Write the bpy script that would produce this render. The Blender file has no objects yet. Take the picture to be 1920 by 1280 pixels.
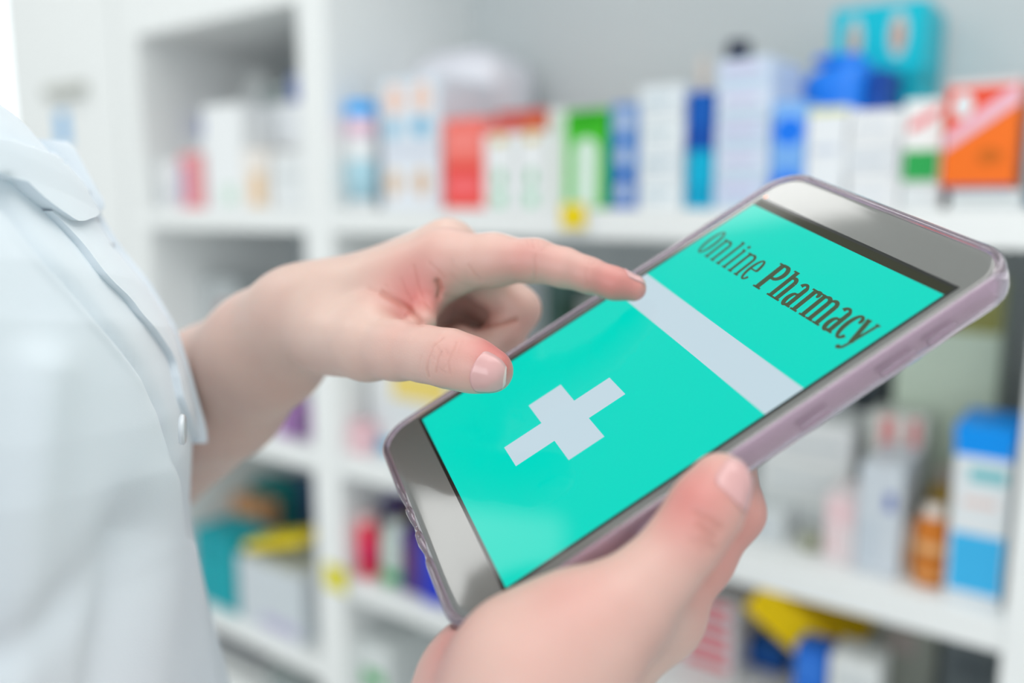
import bpy, bmesh, math, random
import numpy as np
from mathutils import Vector, Matrix

# ------------------------------------------------------------------ camera, world, lights, exposure
SC = bpy.context.scene
COL = SC.collection
FPX = 1600.0                      # focal length in pixels of the 1920 px wide frame
PITCH = math.atan(250 / FPX)      # the eye line lies 250 px above the middle of the frame
EYE = Vector((0.0, 0.0, 1.42))
CAM_ROT = Matrix.Rotation(math.pi / 2 - PITCH, 4, 'X')
CAM_M = Matrix.Translation(EYE) @ CAM_ROT
cam_data = bpy.data.cameras.new('camera')
cam_data.sensor_width = 36.0
cam_data.lens = FPX / 1920 * 36.0
cam_data.clip_start = 0.01
cam_data.dof.use_dof = True
cam_data.dof.focus_distance = 0.271
cam_data.dof.aperture_fstop = 3.0
cam_data.dof.aperture_blades = 0
cam = bpy.data.objects.new('camera', cam_data)
cam.matrix_world = CAM_M
COL.objects.link(cam)
SC.camera = cam

world = bpy.data.worlds.new('world')
SC.world = world
world.use_nodes = True
world.node_tree.nodes['Background'].inputs[0].default_value = (0.93, 0.97, 1.0, 1)
world.node_tree.nodes['Background'].inputs[1].default_value = 0.64

def area_light(name, loc, target, size, power, color=(1, 1, 1)):
    d = bpy.data.lights.new(name, 'AREA')
    d.shape = 'RECTANGLE'; d.size, d.size_y = size
    d.energy = power; d.color = color
    o = bpy.data.objects.new(name, d)
    o.location = loc
    o.rotation_euler = (Vector(target) - Vector(loc)).to_track_quat('-Z', 'Y').to_euler()
    COL.objects.link(o)
    return o

area_light('front_fill', (-1.35, -2.5, 1.75), (-0.5, 1.5, 1.4), (2.0, 1.5), 24, (0.96, 0.985, 1.0))  # added fill from behind the eye point, brightens coat and shelf bays
area_light('room_lamp', (0.25, 0.12, 2.55), (0.1, 0.45, 1.2), (1.8, 1.0), 9.5, (1.0, 0.99, 0.96))

vs = SC.view_settings
vs.view_transform = 'Standard'
vs.look = 'None'
vs.exposure = 0.26
vs.gamma = 1.0
vs.use_curve_mapping = False

# ------------------------------------------------------------------ small helpers
def lin(c):
    return tuple(((x / 12.92) if x <= 0.04045 else ((x + 0.055) / 1.055) ** 2.4) for x in (v / 255 for v in c))

MATS = {}
def mat(name, rgb, rough=0.5, spec=0.5, metal=0.0, emit=None, strength=0.0, noise=0.04, scale=40.0, coat=0.0):
    if name in MATS: return MATS[name]
    m = bpy.data.materials.new(name); m.use_nodes = True
    nt = m.node_tree; b = nt.nodes['Principled BSDF']
    c = lin(rgb)
    b.inputs['Roughness'].default_value = rough
    b.inputs['Specular IOR Level'].default_value = spec
    b.inputs['Metallic'].default_value = metal
    b.inputs['Coat Weight'].default_value = coat
    b.inputs['Coat Roughness'].default_value = 0.03
    if noise:
        tc = nt.nodes.new('ShaderNodeTexCoord'); n = nt.nodes.new('ShaderNodeTexNoise')
        n.inputs['Scale'].default_value = scale; n.inputs['Detail'].default_value = 4
        r = nt.nodes.new('ShaderNodeMix'); r.data_type = 'RGBA'
        r.inputs[6].default_value = (*[max(0, v * (1 - noise)) for v in c], 1)
        r.inputs[7].default_value = (*[min(1, v * (1 + noise)) for v in c], 1)
        nt.links.new(tc.outputs['Object'], n.inputs['Vector'])
        nt.links.new(n.outputs['Fac'], r.inputs[0])
        nt.links.new(r.outputs[2], b.inputs['Base Color'])
    else:
        b.inputs['Base Color'].default_value = (*c, 1)
    if emit:
        b.inputs['Emission Color'].default_value = (*lin(emit), 1)
        b.inputs['Emission Strength'].default_value = strength
    MATS[name] = m
    return m

def tag(o, label=None, cat=None, group=None, kind=None):
    for k, v in (('label', label), ('category', cat), ('group', group), ('kind', kind)):
        if v: o[k] = v
    return o

def empty(name, loc=(0, 0, 0), rotz=0.0):
    o = bpy.data.objects.new(name, None)
    o.location = loc; o.rotation_euler = (0, 0, rotz); o.empty_display_size = 0.02
    COL.objects.link(o)
    return o

def obj(name, me, m, parent=None, smooth=False):
    o = bpy.data.objects.new(name, me)
    COL.objects.link(o)
    for x in (m if isinstance(m, (list, tuple)) else [m]): me.materials.append(x)
    if parent: o.parent = parent
    if smooth: me.polygons.foreach_set('use_smooth', [True] * len(me.polygons))
    return o

def mesh(name, verts, faces):
    me = bpy.data.meshes.new(name)
    me.from_pydata([tuple(v) for v in verts], [], [tuple(f) for f in faces])
    me.update()
    return me

def bm_box(bm, x0, x1, y0, y1, z0, z1, bevel=0.0, M=None):
    vs_ = [bm.verts.new((x, y, z)) for z in (z0, z1) for y in (y0, y1) for x in (x0, x1)]
    fs = [(0, 2, 3, 1), (4, 5, 7, 6), (0, 1, 5, 4), (2, 6, 7, 3), (0, 4, 6, 2), (1, 3, 7, 5)]
    fa = [bm.faces.new([vs_[i] for i in f]) for f in fs]
    if bevel:
        ed = list({e for f in fa for e in f.edges})
        r = bmesh.ops.bevel(bm, geom=ed, offset=bevel, segments=2, affect='EDGES', profile=0.5)
        vs_ = list({v for f in r['faces'] for v in f.verts} | {v for v in vs_ if v.is_valid})
    if M is not None: bmesh.ops.transform(bm, matrix=M, verts=[v for v in vs_ if v.is_valid])

def bm_mesh(name, bm):
    me = bpy.data.meshes.new(name); bmesh.ops.recalc_face_normals(bm, faces=bm.faces[:]); bm.to_mesh(me); bm.free()
    return me

def box_mesh(name, *a, **k):
    bm = bmesh.new(); bm_box(bm, *a, **k); return bm_mesh(name, bm)

def lathe_mesh(name, prof, n=28, cx=0, cy=0, sy=1.0):
    vs_, fs = [], []
    for r, z in prof:
        for i in range(n):
            a = 2 * math.pi * i / n
            vs_.append((cx + r * math.cos(a), cy + sy * r * math.sin(a), z))
    for j in range(len(prof) - 1):
        for i in range(n):
            fs.append((j * n + i, j * n + (i + 1) % n, (j + 1) * n + (i + 1) % n, (j + 1) * n + i))
    fs.append(tuple(range(n - 1, -1, -1)))
    fs.append(tuple((len(prof) - 1) * n + i for i in range(n)))
    return mesh(name, vs_, fs)

def prism(name, pts, z0, z1):
    n = len(pts)
    vs_ = [(x, y, z0) for x, y in pts] + [(x, y, z1) for x, y in pts]
    fs = [tuple(range(n - 1, -1, -1)), tuple(range(n, 2 * n))] + [(i, (i + 1) % n, n + (i + 1) % n, n + i) for i in range(n)]
    return mesh(name, vs_, fs)

CM = np.array(CAM_M)
def cam2world(P):                       # camera-space millimetres -> world metres
    P = np.asarray(P, float) / 1000.0
    return P @ CM[:3, :3].T + CM[:3, 3]

def cpt(u, v, d):                       # point d metres deep behind a spot of the frame, camera-space mm
    d *= 1000.0
    return np.array([(u - 960) / FPX * d, (640 - v) / FPX * d, -d])

def ray_w(u, v):
    return CAM_ROT.to_3x3() @ Vector(((u - 960) / FPX, (640 - v) / FPX, -1))

# ------------------------------------------------------------------ materials
M_SHELF = mat('white_laminate', (240, 243, 243), 0.45, noise=0.015)
M_BACK = mat('back_panel', (206, 213, 215), 0.6, noise=0.03, scale=6)
M_WALL = mat('painted_wall', (240, 242, 240), 0.8, noise=0.02, scale=5)
M_FLOOR = mat('floor_vinyl', (226, 227, 222), 0.35, noise=0.06, scale=8)
M_CEIL = mat('ceiling_paint', (244, 245, 244), 0.9, noise=0.01)

def paint(rgb, rough=0.42):
    return mat('carton_%02x%02x%02x' % tuple(rgb), rgb, rough, spec=0.22, noise=0.03, scale=60)

WHITE = (238, 241, 243)

# ------------------------------------------------------------------ room shell
def struct(name, me, m, smooth=False):
    return tag(obj(name, me, m, None, smooth), kind='structure')

# shelf frame of reference: S runs along the front to the right (and nearer), D runs into the depth
yaw = math.atan2(-0.595, 0.80)
S = Vector((math.cos(yaw), math.sin(yaw), 0)); D = Vector((-math.sin(yaw), math.cos(yaw), 0))
r0 = ray_w(600, 390)
P0 = EYE + r0 * (1.25 / r0.y); P0.z = 0
def on_plane(u, v, w=0.0):              # (s, z) where a line of sight meets the plane w behind the shelf front
    r = ray_w(u, v)
    t = (D.dot(P0) + w - D.dot(EYE)) / D.dot(r)
    p = EYE + r * t
    return S.dot(p - P0), p.z
def sworld(s, w, z=0.0):
    p = P0 + S * s + D * w
    return Vector((p.x, p.y, z))

floor_me = box_mesh('floor', -4, 4, -3, 5, -0.05, 0)
struct('floor', floor_me, M_FLOOR)
struct('ceiling', box_mesh('ceiling', -4, 4, -3, 5, 2.7, 2.75), M_CEIL)
wb = struct('wall_back', box_mesh('wall_back', -3.2, 2.4, 0.345, 0.40, 0, 2.7), M_WALL)
wb.location = sworld(0, 0); wb.rotation_euler.z = yaw
# ------------------------------------------------------------------ shelving unit
SH_D = 0.32
def zof(u, v, w=0.0): return on_plane(u, v, w)[1]
def sof(u, v, w=0.0): return on_plane(u, v, w)[0]
unit = empty('shelving_unit', sworld(0, 0), yaw)
tag(unit, 'white laminate shelving unit holding the medicine boxes', 'shelving')
sp0, sp1 = sof(570, 400), sof(622, 400)            # upright between the two bays
sr0 = sof(1908, 900); sr1 = sr0 + 0.03             # right upright of the lower half
sl0, sl1 = sof(232, 300), sof(268, 300)            # far left upright
Z1t, Z1b = zof(1000, 392), zof(1000, 446)
Z2b = zof(1353, 1087); Z2t = Z2b + (Z1t - Z1b)
Z3b = zof(700, 1142); Z3t = Z3b + (Z1t - Z1b) * 0.9
Z3lb = zof(440, 1200); Z3lt = Z3lb + (Z1t - Z1b)
Z0b = zof(420, 31); Z0t = Z0b + 0.09
def part(name, me, m, parent): return obj(name, me, m, parent)
TOP = Z0t + 0.6
part('upright', box_mesh('upright', sp0, sp1, 0, SH_D, 0, TOP, bevel=0.001), M_SHELF, unit)
part('upright', box_mesh('upright', sl0, sl1, 0, SH_D, 0, TOP, bevel=0.001), M_SHELF, unit)
part('upright', box_mesh('upright', sr0, sr1, 0, SH_D, 0, Z1b, bevel=0.001), M_SHELF, unit)
part('upright', box_mesh('upright', 1.75, 1.78, 0, SH_D, 0, TOP, bevel=0.001), M_SHELF, unit)
for x0, x1, zb, zt in ((sp1, 1.75, Z1b, Z1t), (sl1, sp0, Z1b, Z1t), (sp1, sr0, Z2b, Z2t), (sl1, sp0, Z2b - .004, Z2t - .004),
                       (sp1, sr0, Z3b, Z3t), (sl1, sp0, Z3lb, Z3lt), (sl1, sp0, Z0b, Z0t), (sp1, 1.75, Z0b + 0.28, Z0t + 0.28),
                       (sp1, sr0, 0.55, 0.58), (sl1, sp0, 0.55, 0.58), (sr1, 1.75, 0.95, 0.98), (sp1, 1.75, 0.06, 0.09), (sl1, sp0, 0.06, 0.09)):
    part('shelf_board', box_mesh('shelf_board', x0, x1, 0.004, SH_D, zb, zt, bevel=0.0015), M_SHELF, unit)
part('back_panel', box_mesh('back_panel', sl0, 1.78, SH_D, SH_D + 0.012, 0, TOP), M_BACK, unit)

# tall white cabinet at the far left end of the shelving
cab = empty('tall_cabinet', sworld(sl0, 0), yaw)
tag(cab, 'tall white cabinet at the far left end of the shelving', 'cabinet')
cw = sl0 - sof(18, 200)
part('carcass', box_mesh('carcass', -cw, -0.004, 0.022, 0.30, 0, 2.3, bevel=0.002), M_SHELF, cab)
dz = part('door', box_mesh('door', -cw + 0.004, -0.008, 0.0, 0.02, 0.06, 2.28, bevel=0.002), M_SHELF, cab)
hs, hz = on_plane(130, 172); hs -= sl0
bm = bmesh.new()
bm_box(bm, hs - 0.07, hs + 0.07, -0.018, 0.0, hz - 0.010, hz + 0.012, bevel=0.003)
part('handle', bm_mesh('handle', bm), mat('handle_grey', (190, 192, 186), 0.4), dz)
ts, tz = on_plane(118, 240); ts -= sl0
part('sticker', box_mesh('sticker', ts - 0.02, ts + 0.02, -0.0012, 0.0, tz - 0.035, tz + 0.03), paint((110, 180, 232)), dz)

# plain wall closing the room on the far left
wl = struct('wall_left', box_mesh('wall_left', -0.05, 0.0, -2.6, 0.3, 0, 2.7), M_WALL)
wl.location = sworld(sof(-420, 200), 0.0); wl.rotation_euler.z = yaw

# daylit window with a frosted pane beside the tall cabinet
wx0, wx1 = sof(-190, 100, .33), sof(30, 100, .33); wz0, wz1 = zof(0, 300, .33), zof(0, -330, .33)
win = empty('window_1', sworld(0, 0.335), yaw); win['kind'] = 'structure'
bm = bmesh.new()
for a in ((wx0 - .05, wx0, wz0 - .05, wz1 + .05), (wx1, wx1 + .05, wz0 - .05, wz1 + .05), (wx0, wx1, wz0 - .05, wz0), (wx0, wx1, wz1, wz1 + .05), ((wx0 + wx1) / 2 - .015, (wx0 + wx1) / 2 + .015, wz0, wz1)):
    bm_box(bm, a[0], a[1], -.03, .008, a[2], a[3], bevel=.003)
obj('window_frame', bm_mesh('window_frame', bm), mat('window_white', (245, 246, 246), .4), win)
obj('window_pane', box_mesh('window_pane', wx0, wx1, 0.0, 0.006, wz0, wz1), mat('daylit_pane', (240, 245, 248), .5, emit=(246, 250, 255), strength=1.1, noise=0), win)

# square light panel in the ceiling
cl = empty('ceiling_light', (-1.37, 0.87, 2.7), yaw)
tag(cl, 'square white light panel set in the ceiling above the person', 'ceiling light')
bm = bmesh.new()
for a in ((-.32, .32, -.32, -.30), (-.32, .32, .30, .32), (-.32, -.30, -.30, .30), (.30, .32, -.30, .30)):
    bm_box(bm, a[0], a[1], a[2], a[3], -.012, 0, bevel=.002)
obj('frame', bm_mesh('frame', bm), mat('lamp_frame', (240, 240, 240), .4), cl)
obj('diffuser', box_mesh('diffuser', -.30, .30, -.30, .30, -.006, -.001), mat('lamp_diffuser', (250, 250, 250), .6, emit=(255, 255, 252), strength=3.4, noise=0), cl)

# long panel in the ceiling close to the top of the shelving
cl = empty('ceiling_light', (-0.12, 1.25, 2.7), yaw)
tag(cl, 'long narrow light panel in the ceiling above the shelving', 'ceiling light')
bm = bmesh.new()
for a in ((-.26, .26, -.11, -.10), (-.26, .26, .10, .11), (-.26, -.25, -.10, .10), (.25, .26, -.10, .10)):
    bm_box(bm, a[0], a[1], a[2], a[3], -.012, 0, bevel=.002)
obj('frame', bm_mesh('frame', bm), mat('lamp_frame', (240, 240, 240), .4), cl)
obj('diffuser', box_mesh('diffuser', -.25, .25, -.10, .10, -.006, -.001), mat('lamp_diffuser', (250, 250, 250), .6), cl)

# price tags on the shelf fronts
def price_tag(u, v, wpx, hpx, rgb, label):
    s, z = on_plane(u, v); s0 = sof(u - wpx / 2, v); s1 = sof(u + wpx / 2, v)
    h = abs(zof(u, v - hpx / 2) - zof(u, v + hpx / 2))
    o = empty('price_tag', sworld((s0 + s1) / 2, 0, z), yaw)
    tag(o, label, 'price tag', 'yellow price tags on the shelf edges')
    w = (s1 - s0) / 2
    obj('holder', box_mesh('holder', -w - .002, w + .002, -0.003, 0.0035, -h / 2 - .002, h / 2 + .001, bevel=.0008), mat('tag_holder', (225, 228, 225), .3), o)
    obj('paper', box_mesh('paper', -w, w, -0.004, -0.0032, -h / 2, h / 2), paint(rgb), o)
price_tag(1078, 405, 46, 46, (242, 214, 0), 'yellow price tag on the front edge of the upper shelf')
price_tag(632, 1082, 40, 46, (226, 216, 30), 'yellow price tag on the lower shelf edge, beside the white upright')
# ------------------------------------------------------------------ stock on the shelves
def prints(o, w, h, items, y=0.0):
    for it in items:
        x0, x1, z0, z1, rgb = it[:5]
        shape = it[5] if len(it) > 5 else 'rect'
        X0, X1, A0, A1 = (x0 - .5) * w, (x1 - .5) * w, z0 * h, z1 * h
        if shape == 'rect':
            pts = [(X0, A0), (X1, A0), (X1, A1), (X0, A1)]
        elif shape == 'oval':
            cx, cz = (X0 + X1) / 2, (A0 + A1) / 2
            pts = [(cx + (X1 - X0) / 2 * math.cos(t), cz + (A1 - A0) / 2 * math.sin(t)) for t in [2 * math.pi * k / 24 for k in range(24)]]
        elif shape == 'arch':
            cx, rr = (X0 + X1) / 2, (X1 - X0) / 2
            pts = [(X0, A0), (X1, A0)] + [(cx + rr * math.cos(t), A1 - rr + rr * math.sin(t)) for t in [math.pi * k / 14 for k in range(15)]]
        elif shape == 'poly':
            pts = [((px - .5) * w, pz * h) for px, pz in it[6]]
        me = prism('print', pts, 0, 0.0004)
        me.transform(Matrix(((1, 0, 0, 0), (0, 0, -1, y), (0, 1, 0, 0), (0, 0, 0, 1))))
        lay = it[7] if len(it) > 7 else (it[6] if len(it) > 6 and shape != 'poly' else 0)
        me.transform(Matrix.Translation((0, -0.00045 * lay, 0)))
        obj(it[8] if len(it) > 8 else 'printed_panel', me, paint(rgb), o)

def carton_mesh(w, d, h):
    bm = bmesh.new()
    bm_box(bm, -w / 2, w / 2, 0, d, 0, h - 0.0012, bevel=min(0.0012, w * .06))
    bm_box(bm, -w / 2 + .0012, w / 2 - .0012, 0.0006, d - .0006, h - 0.0014, h, bevel=0.0003)    # tuck flap
    bm_box(bm, -w * .12, w * .12, -0.0003, 0.0006, h - min(.012, h * .12), h - 0.0002)               # thumb notch of the flap
    return bm_mesh('carton', bm)

def place(u0, u1, v, w):
    s0, s1 = sof(u0, v, w), sof(u1, v, w)
    b0, b1 = ((sl1, sp0) if (s0 + s1) / 2 < (sp0 + sp1) / 2 else (sp1, 1.75 if zof(u0, v, w) > Z1t else sr0))
    b0 += .0015; b1 -= .0015
    if s0 < b0: s0, s1 = b0, max(s1, b0 + .6 * (s1 - s0))
    if s1 > b1: s0, s1 = min(s0, b1 - .6 * (s1 - s0)), b1
    return (s0 + s1) / 2, s1 - s0

def carton(u0, u1, vt, z0, w, dep, rgb, label, group=None, items=(), rot=0.0, zt=None, name='medicine_box', cat='box', lean=0.0):
    um = (u0 + u1) / 2
    s, wd = place(u0, u1, vt, w)
    z1 = zt if zt is not None else zof(um, vt, w)
    h = max(0.01, z1 - z0)
    o = obj(name, carton_mesh(wd, dep, h), paint(rgb))
    o.location = sworld(s, w, z0); o.rotation_euler = (0, lean, yaw + rot)
    tag(o, label, cat, group)
    prints(o, wd, h, items)
    return o

def stack(u0, u1, vt, z0, w, dep, n, rgbs, labels, group, itemf, name='medicine_box', cat='box', jit=0.0012):
    um = (u0 + u1) / 2
    z1 = zof(um, vt, w); h = (z1 - z0) / n
    rnd = random.Random(int(u0 * 7 + vt))
    out = []
    for k in range(n):
        o = carton(u0, u1, vt, z0 + k * h + (0.0003 if k else 0), w, dep, rgbs[k % len(rgbs)], labels[k], group, itemf(k), zt=z0 + (k + 1) * h, name=name, cat=cat)
        o.location += S * rnd.uniform(-jit, jit) + D * rnd.uniform(-jit, jit)
        out.append(o)
    return out

def bottle(u0, u1, vt, z0, w, rgb, cap_rgb, label, group=None, cap_frac=0.2, neck=0.7, name='bottle', cat='bottle', items=(), shoulder=0.12, zt=None):
    um = (u0 + u1) / 2
    s, wd = place(u0, u1, vt, w); r = wd / 2 * .985
    z1 = zt if zt is not None else zof(um, vt, w); h = z1 - z0
    cb = h * (1 - cap_frac)
    e = empty(name, sworld(s, w + r, z0), yaw)
    tag(e, label, cat, group)
    obj('body', lathe_mesh('body', [(r * .92, 0), (r, h * .03), (r, cb - h * shoulder), (r * .93, cb - h * shoulder * .5), (r * neck * .95, cb - h * .015), (r * neck * .9, cb)]), paint(rgb, .3), e, True)
    rc = r * (neck if neck < 1 else 1.02)
    obj('cap', lathe_mesh('cap', [(rc, cb), (rc * 1.01, cb + h * .01), (rc, h * .985), (rc * .94, h)]), paint(cap_rgb, .3), e, True)
    for it in items:                      # bands round the body
        z_a, z_b, c = it
        obj('label_band', lathe_mesh('label_band', [(r * 1.003, h * z_a), (r * 1.012, h * z_a), (r * 1.012, h * z_b), (r * 1.003, h * z_b)]), paint(c), e, True)
    return e

ZA = Z1t + 0.0005      # top of the upper shelf
ZB = Z2t + 0.0005
ZC = Z3t + 0.0005

# ---- upper shelf, right-hand bay, left to right
bottle(632, 678, 190, ZA, 0.02, WHITE, (0, 172, 255), 'white tub with a bright blue lid and pink band beside the white upright', cap_frac=.13, neck=1.0, name='tub', cat='tub',
       items=[(.68, .82, (240, 200, 222)), (.08, .46, (176, 216, 230))], shoulder=.05)
g = 'picture cartons stacked at the left of the upper shelf'
pics = lambda c1, c2: [(.12, .40, .45, .92, (246, 206, 186), 'oval'), (.58, .86, .45, .92, (244, 208, 190), 'oval'), (.08, .36, .10, .40, c1, 'oval'), (.55, .85, .10, .40, c2, 'oval')]
stack(712, 822, 145, ZA, 0.035, .12, 2, [(232, 238, 246), (224, 234, 244)],
      ['white carton printed with tan ovals, bottom one beneath its twin', 'white carton printed with peach and sky blue ovals, on top of its twin'], g,
      lambda k: pics((150, 200, 226), (110, 184, 220)) if k else [(.10, .34, .18, .62, (226, 196, 164), 'oval'), (.56, .82, .18, .62, (222, 190, 160), 'oval'), (.05, .95, .80, .95, (214, 220, 234))])
# soft white bulk pack behind
def soft_pack(u0, u1, vt, z0, w, dep, rgb, label, name='bulk_pack', cat='pack', round_=0.02):
    s, wd = place(u0, u1, (vt + 240) / 2, w); h = zof((u0 + u1) / 2, vt, w) - z0
    bm = bmesh.new(); bm_box(bm, -wd / 2, wd / 2, 0, dep, 0, h, bevel=round_)
    me = bm_mesh(name, bm)
    for v in me.vertices:
        v.co.z += 0.006 * math.sin(v.co.x * 60) * (v.co.z / h) if v.co.z > h * .5 else 0
    o = obj(name, me, mat('film_%02x' % rgb[0], rgb, .3, noise=.03), None, True)
    o.location = sworld(s, w, z0); o.rotation_euler.z = yaw
    tag(o, label, cat)
    bm = bmesh.new(); bm_box(bm, -wd * .32, wd * .32, 0.012, dep - .02, h - .002, h + .008, bevel=.004)
    obj('film_seam', bm_mesh('film_seam', bm), mat('film_%02x' % rgb[0], rgb, .3), o, True)
    return o
soft_pack(715, 922, 108, ZA, 0.165, .12, (238, 238, 246), 'rounded white film-wrapped bulk pack behind the picture cartons')
g = 'red cartons on the upper shelf'
stack(830, 905, 222, ZA, 0.03, .09, 2, [(240, 84, 76), (248, 122, 112)],
      ['red carton under a salmon carton on the upper shelf', 'salmon pink carton lying on a red carton'], g,
      lambda k: [(.1, .9, .3, .7, (250, 112, 116) if not k else (252, 140, 132))])
carton(930, 1022, 208, ZA, 0.158, .042, (226, 84, 72), 'long red and orange carton behind the white and green cartons', items=[(.03, .97, .76, .9, (240, 140, 70))])
drop = [(.38, .62, .30, .52, (90, 190, 130), 'oval'), (.30, .66, .04, .22, (150, 214, 178)), (.3, .7, .86, .97, (214, 190, 90))]
carton(908, 966, 250, ZA, 0.03, .07, WHITE, 'white carton with a green drop, next to the red carton', 'white cartons with a green drop', drop)
carton(970, 1024, 246, ZA, 0.03, .07, WHITE, 'white carton with a green drop, left of the plain white carton', 'white cartons with a green drop', drop)
carton(1028, 1060, 204, ZA, 0.03, .09, (226, 232, 228), 'narrow plain white carton left of the green carton', items=[(.1, .9, .75, .9, (206, 222, 208))])
carton(1060, 1140, 206, ZA, 0.03, .09, (66, 190, 40), 'bright green carton with a white arch on its front', items=[(.22, .80, .02, .72, (216, 236, 222), 'arch'), (.1, .9, .86, .97, (36, 160, 20))])
stack(1146, 1196, 194, ZA, 0.03, .08, 3, [(40, 112, 200), (56, 128, 208), (104, 150, 214)],
      ['blue carton with a pale spot, bottom of three', 'blue carton with a pale spot, middle of three', 'lighter blue carton with a pale spot, top of three'], 'blue spotted cartons in a stack',
      lambda k: [(.25, .75, .2, .8, (190, 204, 224), 'oval')])
stack(1200, 1282, 160, ZA, 0.025, .08, 4, [(234, 240, 243), (228, 235, 240)],
      ['white carton with grey lines, bottom of four right of the blue stack', 'white carton with grey lines, second from the bottom of four', 'white carton with grey lines, third from the bottom of four', 'white carton with grey lines, top of four right of the blue stack'],
      'white cartons in a stack of four', lambda k: [(.12, .80, .5, .62, (186, 204, 214)), (.12, .62, .28, .38, (200, 214, 222))])
stack(1291, 1340, 172, ZA, 0.03, .07, 2, [(0, 176, 214), (16, 92, 184)],
      ['cyan carton under the dark blue carton', 'dark blue carton on top of the cyan carton'], 'blue and cyan cartons', lambda k: [(.0, 1.0, .10, .4, (0, 160, 200) if not k else (12, 78, 170))])
bottle(1300, 1328, 108, ZA, 0.16, (226, 204, 190), (226, 214, 206), 'small beige bottle behind the dark blue carton', cap_frac=.3)
bottle(1346, 1402, 74, ZA, 0.18, (60, 70, 96), (38, 46, 72), 'dark navy bottle standing behind the tall pale stack', cap_frac=.25, neck=.8)
stack(1346, 1448, 108, ZA, 0.03, .10, 5, [(206, 220, 240), (214, 226, 242)],
      ['pale blue carton, lowest of the tall stack of five', 'pale blue carton, second from the bottom of the tall stack', 'pale blue carton, middle of the tall stack of five', 'pale blue carton, second from the top of the tall stack', 'pale blue carton, topmost of the tall stack of five'],
      'pale blue cartons in the tall stack', lambda k: [(.14, .78, .55, .75, (206, 196, 226)), (.14, .9, .22, .36, (184, 206, 222))])
stack(1448, 1512, 190, ZA, 0.03, .09, 2, [(120, 176, 240), (130, 184, 244)],
      ['sky blue carton with a strong blue oval, lower one', 'sky blue carton with a strong blue oval, on top of its twin'], 'sky blue cartons with an oval',
      lambda k: [(.06, .96, .18, .72, (20, 120, 240), 'oval')])
b_ = soft_pack(1490, 1625, 112, ZA, 0.137, .068, (6, 128, 240), 'rounded blue bag of stock beside the turquoise boxes', round_=0.022)
carton(1630, 1668, 130, ZA, 0.140, .06, (20, 72, 160), 'dark blue carton between the blue bag and the turquoise boxes', items=[(.1, .9, .5, .8, (30, 84, 176))])
tq = [(0, 176, 196), (0, 168, 188)]
ov = lambda k: ([(.16, .34, .18, .86, (190, 214, 214), 'oval'), (.20, .30, .28, .72, (200, 150, 126), 'oval', 1), (.62, .82, .20, .88, (190, 214, 214), 'oval'), (.66, .78, .30, .74, (206, 146, 120), 'oval', 1)] if k == 1 else [(.0, 1.0, .78, .92, (0, 150, 172))])
stack(1562, 1738, 8, ZA, 0.21, .10, 3, [(0, 200, 216), (0, 186, 204), (0, 196, 216)],
      ['turquoise box at the bottom of the turquoise stack', 'turquoise box in the middle of the turquoise stack', 'turquoise box with two oval windows, on top of the stack'], 'turquoise boxes in a stack',
      lambda k: ov(1) if k == 2 else ov(0), name='stock_box', cat='box')
carton(1516, 1590, 200, ZA, 0.03, .10, (232, 236, 240), 'white carton with a yellow top strip under the blue bag', items=[(.04, .96, .93, .99, (214, 220, 150)), (.15, .8, .55, .62, (204, 212, 226))])
stack(1594, 1694, 206, ZA, 0.03, .10, 3, [(236, 238, 240), (226, 230, 234)],
      ['white carton, bottom of three beneath the turquoise boxes', 'white carton, middle of three beneath the turquoise boxes', 'white carton, top of three beneath the turquoise boxes'], 'white cartons beneath the turquoise boxes',
      lambda k: [(.1, .75, .40, .55, (198, 206, 216))])
zr = zof(1740, 345, .02)
carton(1690, 1764, 345, ZA, 0.02, .12, (226, 231, 233), 'flat white carton under the white and green carton', items=[(.1, .9, .4, .55, (212, 218, 222))], zt=zr)
carton(1698, 1772, 186, zr + .0005, 0.02, .07, (240, 240, 240), 'white carton with a red scribble and green lower half',
       items=[(.05, .95, .03, .40, (44, 166, 84)), (.18, .74, .66, .76, (238, 120, 126), 'poly', [(.12, .62), (.5, .68), (.92, .84), (.92, .93), (.5, .82), (.12, .72)], 0)])
zr2 = zof(1845, 356, .012)
carton(1782, 1918, 356, ZA, 0.012, .12, (222, 228, 230), 'flat grey-white carton under the orange box', items=[(.06, .94, .55, .68, (188, 196, 196)), (.06, .94, .2, .3, (196, 204, 204))], zt=zr2)
carton(1778, 1918, 150, zr2 + .0005, 0.012, .07, (246, 116, 30), 'orange box with a slanted pale stripe and white disc',
       items=[(0, 1, 0, .035, (96, 60, 120)), (0, 1, 0, 1, (238, 86, 60), 'poly', [(.01, .42), (.99, .97), (.99, .99), (.01, .99)], 0),
              (0, 1, 0, 1, (238, 190, 206), 'poly', [(.01, .36), (.99, .78), (.99, .97), (.01, .50)], 1), (.10, .38, .66, .90, (226, 232, 236), 'oval', 1),
              (.02, .98, .95, .995, (236, 224, 224), 'rect', 2), (.48, .82, .24, .38, (206, 104, 20), 'oval', 1)])
carton(1950, 2060, 170, ZA, 0.02, .08, (90, 150, 190), 'blue-grey carton just right of the orange box', items=[(.1, .9, .3, .6, (220, 226, 230))])

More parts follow.
